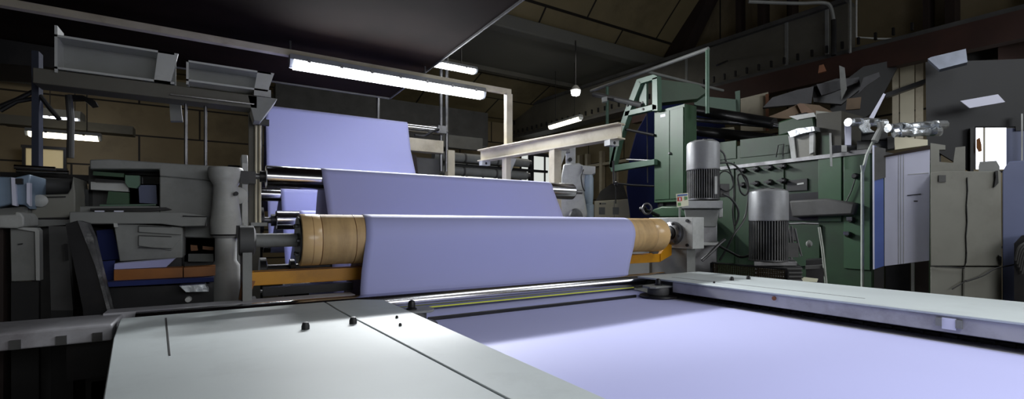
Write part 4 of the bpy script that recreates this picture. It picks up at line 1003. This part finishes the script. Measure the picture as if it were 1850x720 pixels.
def crumple(px0, px1, py0, py1, t, n=14):
    m = M(); pts = []
    for i in range(n+1):
        k = i/n; x = px0+(px1-px0)*k
        pts.append(onT(x, py0+(py1-py0)*k+rng.uniform(-1.5, 1.5), t+rng.uniform(-.03, .03)))
    m.tube(pts, .042, 9, False); return m
crumple(1604, 1706, 232, 224, 4.5).build('foil_wrap', foil, fc)
crumple(1614, 1700, 240, 236, 4.45).build('foil_wrap', foil, fc)
crumple(1532, 1600, 220, 222, 4.75, 8).build('foil_wrap', foil, fc)
jb = thing('machinery_clutter', 'dark boxes and silvery fittings piled on the right end of the green machine', 'machinery', onT(1560, 260, 4.9))
M().pT([(1526, 218), (1538, 218), (1538, 262), (1526, 262)], 4.8, .1).build('pale_box', white_p, jb, .005)
M().pT([(1556, 238), (1604, 236), (1604, 252), (1556, 254)], 4.8, .3).build('black_box', black, jb, .005)
M().pT([(1548, 254), (1606, 252), (1606, 266), (1548, 270)], 4.85, .3).build('grey_tray', grey_m, jb, .005)
M().pT([(1500, 262), (1560, 262), (1560, 275), (1500, 280)], 4.95, .3).build('grey_tray', grey_d, jb, .005)
M().pT([(1536, 272), (1590, 266), (1590, 274), (1536, 282)], 4.85, .1).build('steel_strip', steel_d, jb)
M().pT([(1520, 262), (1530, 262), (1530, 274), (1520, 274)], 4.8, .03).build('small_tag', grey_l, jb)
M().pT([(1603, 246), (1616, 244), (1616, 268), (1603, 270)], 4.75, .1).build('control_box', black_m, jb, .004)
M().tube([onT(1590, 220, 4.6), onT(1592, 232, 4.6), onT(1580, 255, 4.6)], .03, 10, False).build('grey_elbow', grey_m, jb)
M().pT([(1555, 218), (1575, 215), (1572, 232), (1580, 238), (1560, 240), (1552, 230)], 4.72, .1).build('crumpled_foil', foil, jb)
M().box(*[onT(1530, 300, 5.1)[0]-.05, onT(1530, 300, 5.1)[0]+.3, onT(1530, 300, 5.1)[1]-.05, onT(1530, 300, 5.1)[1]+.1], Z(.72), Z(.85)).build('base_block', black_m, jb)
# blue panel + white panel
bl = thing('blue_door_panel', 'narrow blue door panel with pale edge between the green machine and white panel', 'panel', onT(1590, 480, 4.75)[:2]+(0,))
M().pT([(1578, 262), (1596, 270), (1597, 480), (1579, 486)], 4.5, .03).build('panel', blue_p, bl)
M().pT([(1576, 262), (1579.5, 262), (1580, 486), (1577, 486)], 4.48, .03).build('pale_edge', white_p, bl)
M().pT([(1579, 264), (1600, 268), (1600, 320), (1579, 326)], 4.49, .03).build('dark_top', grey_d, bl)
M().pT([(1579, 486), (1597, 480), (1597, 'F'), (1579, 'F')], 4.51, .03).build('lower_panel', black_m, bl)
wp2 = thing('white_cover_panel', 'tall pale lavender white panel with vertical grooves on the right', 'panel', onT(1640, 480, 4.6)[:2]+(0,))
a_, b_ = 4.5, 4.3
def wpoly(pts, off, d, nm, mt, parent=wp2):
    P = [onT(x, y, a_+(b_-a_)*(x-1597)/83-off) for x, y in pts]
    e = ray(min(p[0] for p in pts), 408)
    M().prism(P, (e[0]*d, e[1]*d, 0)).build(nm, mt, parent)
wpoly([(1598, 283), (1680, 269), (1679, 470), (1598, 480)], 0, .03, 'panel', white_p)
for x in (1623, 1627, 1632):
    wpoly([(x, 279), (x+.9, 279), (x+.9, 476), (x, 476)], .004, .004, 'groove', grey_l)
wpoly([(1640, 314.5), (1678, 311.5), (1678, 312.6), (1640, 315.6)], .004, .004, 'fold_line', grey_l)
wpoly([(1639, 352), (1664, 349.5), (1664, 351), (1639, 353.5)], .006, .006, 'dark_slot', black)
wpoly([(1651, 362), (1658, 362), (1658, 364), (1651, 364)], .006, .006, 'keyhole', black)
wpoly([(1597, 281), (1681, 262), (1681, 269), (1597, 284)], .01, .05, 'top_rail', dark_brown)
wpoly([(1646, 474), (1652, 474), (1652, 'F'), (1646, 'F')], 0, .03, 'leg', grey_m)
wpoly([(1600, 480), (1644, 475), (1644, 'F'), (1600, 'F')], -.1, .02, 'dark_backing', black_m)
wpoly([(1653, 474), (1678, 471), (1678, 'F'), (1653, 'F')], -.1, .02, 'dark_backing', dark_brown)
tag(M().pT([(1615, 247), (1676, 252), (1676, 262), (1617, 270)], 4.9, .04).build('cream_sign_board', beige), 'small blank cream board above the white panel', 'board')
# beige grey cabinet
bc = thing('beige_grey_cabinet', 'wide beige grey cabinet with a ragged black crack down the middle', 'cabinet', onT(1745, 540, 4.2)[:2]+(0,))
M().pT([(1681, 311), (1700, 309), (1808, 309), (1810, 480), (1681, 480)], 4.2, .5).build('upper_body', beige_m, bc, .006)
M().pT([(1681, 482), (1810, 482), (1810, 'F'), (1681, 'F')], 4.21, .48).build('lower_body', beige_m, bc, .006)
m = M(); cp = [(1747, 320), (1748, 345), (1746, 372), (1747, 400), (1745, 425), (1746, 455), (1745, 474), (1742, 482), (1741, 540)]
for (x0, y0), (x1, y1) in zip(cp[:-1], cp[1:]):
    w = rng.uniform(.8, 1.5); m.pT([(x0, y0), (x0+w, y0), (x1+w, y1), (x1, y1)], 4.19, .012)
m.build('crack', black, bc)
M().tube([onT(1683, 480, 4.19), onT(1720, 482, 4.17), onT(1742, 484, 4.18)], .005, 6).build('wire', black, bc)
M().tube([onT(1745, 508, 4.18), onT(1775, 498, 4.17), onT(1800, 484, 4.17), onT(1830, 478, 4.15), onT(1850, 470, 4.1)], .006, 6).build('wire', black, bc)
M().tube([onT(1720, 522, 4.18), onT(1740, 510, 4.17), onT(1745, 506, 4.18)], .005, 6).build('wire', black, bc)
M().pT([(1696, 316), (1709, 316), (1709, 328), (1696, 328)], 4.19, .02).build('dark_latch', grey_d, bc)
M().pT([(1798, 308), (1803, 308), (1804, 330), (1796, 338), (1799, 320)], 4.18, .03).build('black_handle', black, bc)
M().pT([(1803, 460), (1810, 464), (1810, 475), (1806, 468)], 4.18, .02).build('chipped_edge', black, bc)
bg = thing('blue_grey_enclosure', 'blue grey enclosure with chamfered top at the right edge', 'enclosure', onT(1840, 500, 4.0)[:2]+(0,))
M().pT([(1811, 310), (1822, 291), (1900, 286), (1900, 'F'), (1811, 'F')], 4.25, .4).build('body', blue_g, bg, .01)
M().pT([(1832, 440), (1846, 425), (1900, 418), (1900, 560), (1832, 560)], 4.05, .1).build('dark_bundle', black_m, bg)
for k in range(5):
    M().tube([onT(1834+k*3, 470+k*6, 4.03), onT(1842+k*3, 445+k*4, 4.0), onT(1870, 430+k*5, 3.98)], .009, 7).build('hose', grey_d, bg)
# mid beige shapes behind
bb = thing('beige_frame_board', 'beige board with a dark notch above the beige grey cabinet', 'board', onT(1720, 280, 5.0)[:2]+(0,))
M().pT([(1681, 258), (1708, 262), (1708, 270), (1697, 270), (1697, 292), (1722, 294), (1726, 266), (1744, 264), (1744, 312), (1681, 312)], 4.95, .05).build('board', beige_m, bb)
M().pT([(1690, 312), (1744, 312), (1744, 'F'), (1690, 'F')], 4.97, .03).build('board_leg', grey_d, bb)
# dark partition & window
dp = thing('black_partition', 'tall matt black partition wall on the upper right', 'partition', onT(1760, 500, 5.6)[:2]+(0,))
m = M()
m.pT([(1672, 112), (1800, 108), (1900, 104), (1900, 232), (1835, 236), (1835, 228), (1762, 228), (1755, 232), (1754, 310), (1674, 262)], 5.6, .08)
m.build('partition_sheet', mat('matt_black_sheet', (20,20,23), .6, 0, .2, 2), dp)
M().pT([(1818, 232), (1900, 228), (1900, 300), (1818, 300)], 5.62, .05).build('side_sheet', blue_g, dp)
M().pT([(1674, 262), (1700, 270), (1700, 'F'), (1674, 'F')], 5.62, .06).build('post', black_m, dp)
M().pT([(1753, 230), (1759, 229), (1759, 'F'), (1753, 'F')], 5.55, .08).build('door_post', black, dp)
M().pT([(1845, 205), (1848, 205), (1848, 300), (1845, 300)], 5.5, .03).build('pale_rod', grey_l, dp)
tag(M().pT([(1735, 182), (1803, 170), (1816, 184), (1752, 195)], 5.4, .02).build('lavender_reflection_quad', white_p), 'pale lavender quad standing in for a reflection on the black partition', 'sheet')  # pale sheet put in place of a reflection on the partition
tag(M().pT([(1676, 106), (1682, 103), (1745, 88), (1748, 112), (1697, 125)], 5.3, .10).build('curved_grey_duct', mat('bluish_grey_metal', (110,116,130), .4, .3, .2)), 'short curved bluish grey duct at the top of the black partition', 'duct')
wd = struct(M().pT([(1759, 230), (1833, 230), (1833, 305), (1759, 305)], 7.4, .03).build('window_4', daylight))
M().pT([(1757, 228), (1763, 228), (1763, 305), (1757, 305)], 7.3, .06).build('window_frame', grey_d, wd)
M().pT([(1776, 228), (1780, 228), (1780, 300), (1776, 300)], 7.3, .06).build('mullion', beige, wd)
M().pT([(1818, 228), (1836, 228), (1836, 305), (1818, 305)], 7.3, .05).build('window_frame', grey_m, wd)
tag(M().pT([(1764, 252), (1770, 248), (1773, 260), (1774, 272), (1768, 274), (1764, 266)], 7.2, .03).build('orange_rag', orange), 'small orange brown rag hanging in front of the bright window', 'rag')
tag(M().pT([(1768, 300), (1770, 292), (1800, 290), (1806, 300), (1806, 312), (1768, 312)], 5.0, .2).build('grey_roll_end', grey_m), 'grey rounded bundle on top of the cabinet below the bright window', 'bundle')
# tarpaulin & shapes above the green machine
tp = thing('grey_tarpaulin', 'sagging dark grey tarpaulin sheets hanging above the green machine', 'tarpaulin', onT(1440, 180, 7.5))
M().pT([(1378, 194), (1395, 176), (1440, 162), (1470, 156), (1466, 186), (1400, 192)], 7.5, .1).build('sheet', tarp, tp)
M().pT([(1466, 156), (1510, 142), (1552, 140), (1555, 160), (1520, 188), (1470, 184)], 7.6, .1).build('sheet', black_m, tp)
M().pT([(1475, 152), (1552, 139), (1550, 148), (1500, 168), (1484, 172)], 7.5, .05).build('sheet', tarp, tp)
M().pT([(1560, 140), (1588, 130), (1590, 138), (1565, 155), (1550, 170)], 7.4, .05).build('sheet', tarp, tp)
M().pT([(1500, 165), (1560, 120), (1630, 105), (1580, 200), (1560, 214), (1510, 214), (1500, 200)], 7.8, .3).build('dark_shape', black, tp)
M().pT([(1516, 118), (1526, 122), (1530, 160), (1520, 180)], 7.3, .04).build('pale_edge', grey_m, tp)
M().pT([(1480, 118), (1488, 116), (1493, 128), (1478, 132)], 8.0, .05).build('brown_flap', rust, tp)
M().pT([(1530, 178), (1556, 175), (1554, 196), (1528, 198)], 7.3, .05).build('brown_patch', paper_b, tp)
pp = thing('brown_paper_heap', 'crumpled brown paper sheets on top of the green machine', 'paper', onT(1450, 200, 7.0))
M().pT([(1385, 212), (1420, 198), (1445, 186), (1480, 190), (1510, 205), (1480, 212), (1420, 214)], 7.0, .3).build('sheet', paper_b, pp)
M().pT([(1440, 188), (1452, 187), (1475, 206), (1450, 208)], 6.95, .1).build('fold', mat('pinkish_paper', (150,122,104), .7), pp)
M().box(*[onT(1450,210,7.2)[0]-.3, onT(1450,210,7.2)[0]+.3, onT(1450,210,7.2)[1]-.2, onT(1450,210,7.2)[1]+.2], Z(.76), onT(1450, 212, 7.2)[2]).build('support_box', black_m, pp)
# beige boards on right between
for i, (x0, x1, ya, yb_) in enumerate(((1612, 1624, 108, 250), (1626, 1652, 100, 250), (1654, 1668, 98, 250))):
    struct(M().pT([(x0, ya), (x1, ya-4), (x1, yb_), (x0, yb_)], 8.2+.1*i, .06).build('trim_%d' % (50+i), beige if i == 1 else iron_w))
struct(M().pT([(1600, 168), (1672, 142), (1672, 150), (1600, 176)], 8.0, .1).build('trim_55', black_m))
struct(M().pT([(1338, 178), (1388, 166), (1388, 236), (1338, 236)], 9.0, .05).build('trim_56', iron_w))
struct(M().pT([(1383, 170), (1389, 169), (1389, 236), (1383, 236)], 8.9, .05).build('trim_57', rust))
# overhead pipes at upper right
wpipe = thing('bent_white_pipe', 'thin bent pale pipe in front of the upper right wall', 'pipe', onT(1500, 40, 8.4))
M().tube([onT(1352, 3, 8.4), onT(1440, 6, 8.4), onT(1486, 5, 8.4), onT(1500, 12, 8.4), onT(1506, 36, 8.4)], .03, 8).build('lamp_arm', grey_m, wpipe)
M().tube([onT(1506, 36, 8.4), onT(1506, 100, 8.4)], .045, 8, False).build('pole', black_m, wpipe)
M().tube([onT(1536, -10, 8.2), onT(1536, 96, 8.2)], .02, 8, False).build('pipe', grey_m, wpipe)
M().tube([onT(1547, -10, 8.2), onT(1547, 67, 8.2), onT(1588, 70, 8.2), onT(1612, 70, 8.2)], .016, 8, False).build('thin_pipe', grey_l, wpipe)
tag(M().pT([(1803, 50), (1900, 8), (1900, 108), (1803, 108)], 7.0, .2).build('rust_red_plate', red_b), 'rust red steel plate at the top right corner', 'plate')
tag(M().pT([(1680, 95), (1690, 72), (1740, 52), (1803, 48), (1803, 106), (1745, 112)], 7.4, .3).build('dark_grey_housing', grey_d), 'dark grey housing under the red beam at the upper right', 'housing')
tag(M().pT([(1690, 40), (1697, 14), (1705, 22), (1703, 52), (1688, 54)], 9.0, .2).cyl(onT(1697, 16, 9.1), (onT(1697, 16, 9.1)[0], onT(1697, 16, 9.1)[1], 7.6+1.4), .02, seg=8).build('crane_hook_block', black_m), 'dark crane hook block hanging at the upper right wall', 'hook')

# ============================================================= LIGHTS
def area(loc, tgt, sx, sy, power, col=(1, 1, 1), spread=180):
    l = bpy.data.lights.new('area', 'AREA'); l.shape = 'RECTANGLE'; l.size = sx; l.size_y = sy; l.energy = power; l.color = col; l.spread = math.radians(spread)
    o = bpy.data.objects.new('light', l); C.objects.link(o); o.location = loc
    o.rotation_euler = (Vector(tgt)-Vector(loc)).to_track_quat('-Z', 'Y').to_euler()
    return o
# added fill lights behind and right of the camera, no windows built there
area((8.5, -3.5, 4.6), (3, 2.2, 1), 3.5, 2.0, 110, (.92, .96, 1))
area((2.5, -5.2, 3.0), (1.8, 3, 1.1), 5, 1.6, 118, (.95, .97, 1))
# light of the hood corner and rail lamps, then added hall fill without fixtures
area((2.86, 6.70, Z(2.42)), (1.9, -1.0, Z(-.5)), 1.3, .12, 260, (.97, .99, 1), 130)
area((1.6, YR-.03, zz-.09), (1.7, 0, Z(-.5)), 2.0, .12, 85, (.97, .99, 1), 150)
area((1.6, YR-.03, zz-.07), (1.6, YR+2, Z(.9)), 2.0, .12, 18, (.97, .99, 1))
area((4.6, -.8, 5.4), (3.6, .4, 0), 3, 1.2, 85, (.97, .99, 1))  # added overhead fill for the table fabric and right beam
area((1.7, -.5, Z(1.74)), (1.7, -.35, 0), 2.0, .15, 30, (.97, .99, 1), 115)  # added unseen light that brightens the near end of the table
area((6, 8, 5.6), (6, 9.5, 0), 4, 1, 36, (1, .95, .84))
area((-3, 10, 4.5), (-3, 13, 1), 4, 1, 14, (1, .93, .8))
w = bpy.data.worlds.new('hall_air'); bpy.context.scene.world = w; w.use_nodes = True
w.node_tree.nodes['Background'].inputs[0].default_value = (.8, .85, 1, 1); w.node_tree.nodes['Background'].inputs[1].default_value = .2

# ============================================================= CAMERA
cam = bpy.data.cameras.new('camera'); co = bpy.data.objects.new('camera', cam); C.objects.link(co)
cam.sensor_width = 36; cam.lens = FPX/1850*36; cam.shift_y = 48/1850
co.location = (0, 0, H); yaw = math.atan2(SA, CA); co.rotation_euler = (math.pi/2, 0, -yaw)
cam.clip_start = .02
bpy.context.scene.camera = co
vs = bpy.context.scene.view_settings
bpy.context.scene.display_settings.display_device = 'sRGB'
vs.view_transform = 'Standard'; vs.look = 'None'; vs.gamma = 1; vs.exposure = 0; vs.use_curve_mapping = False
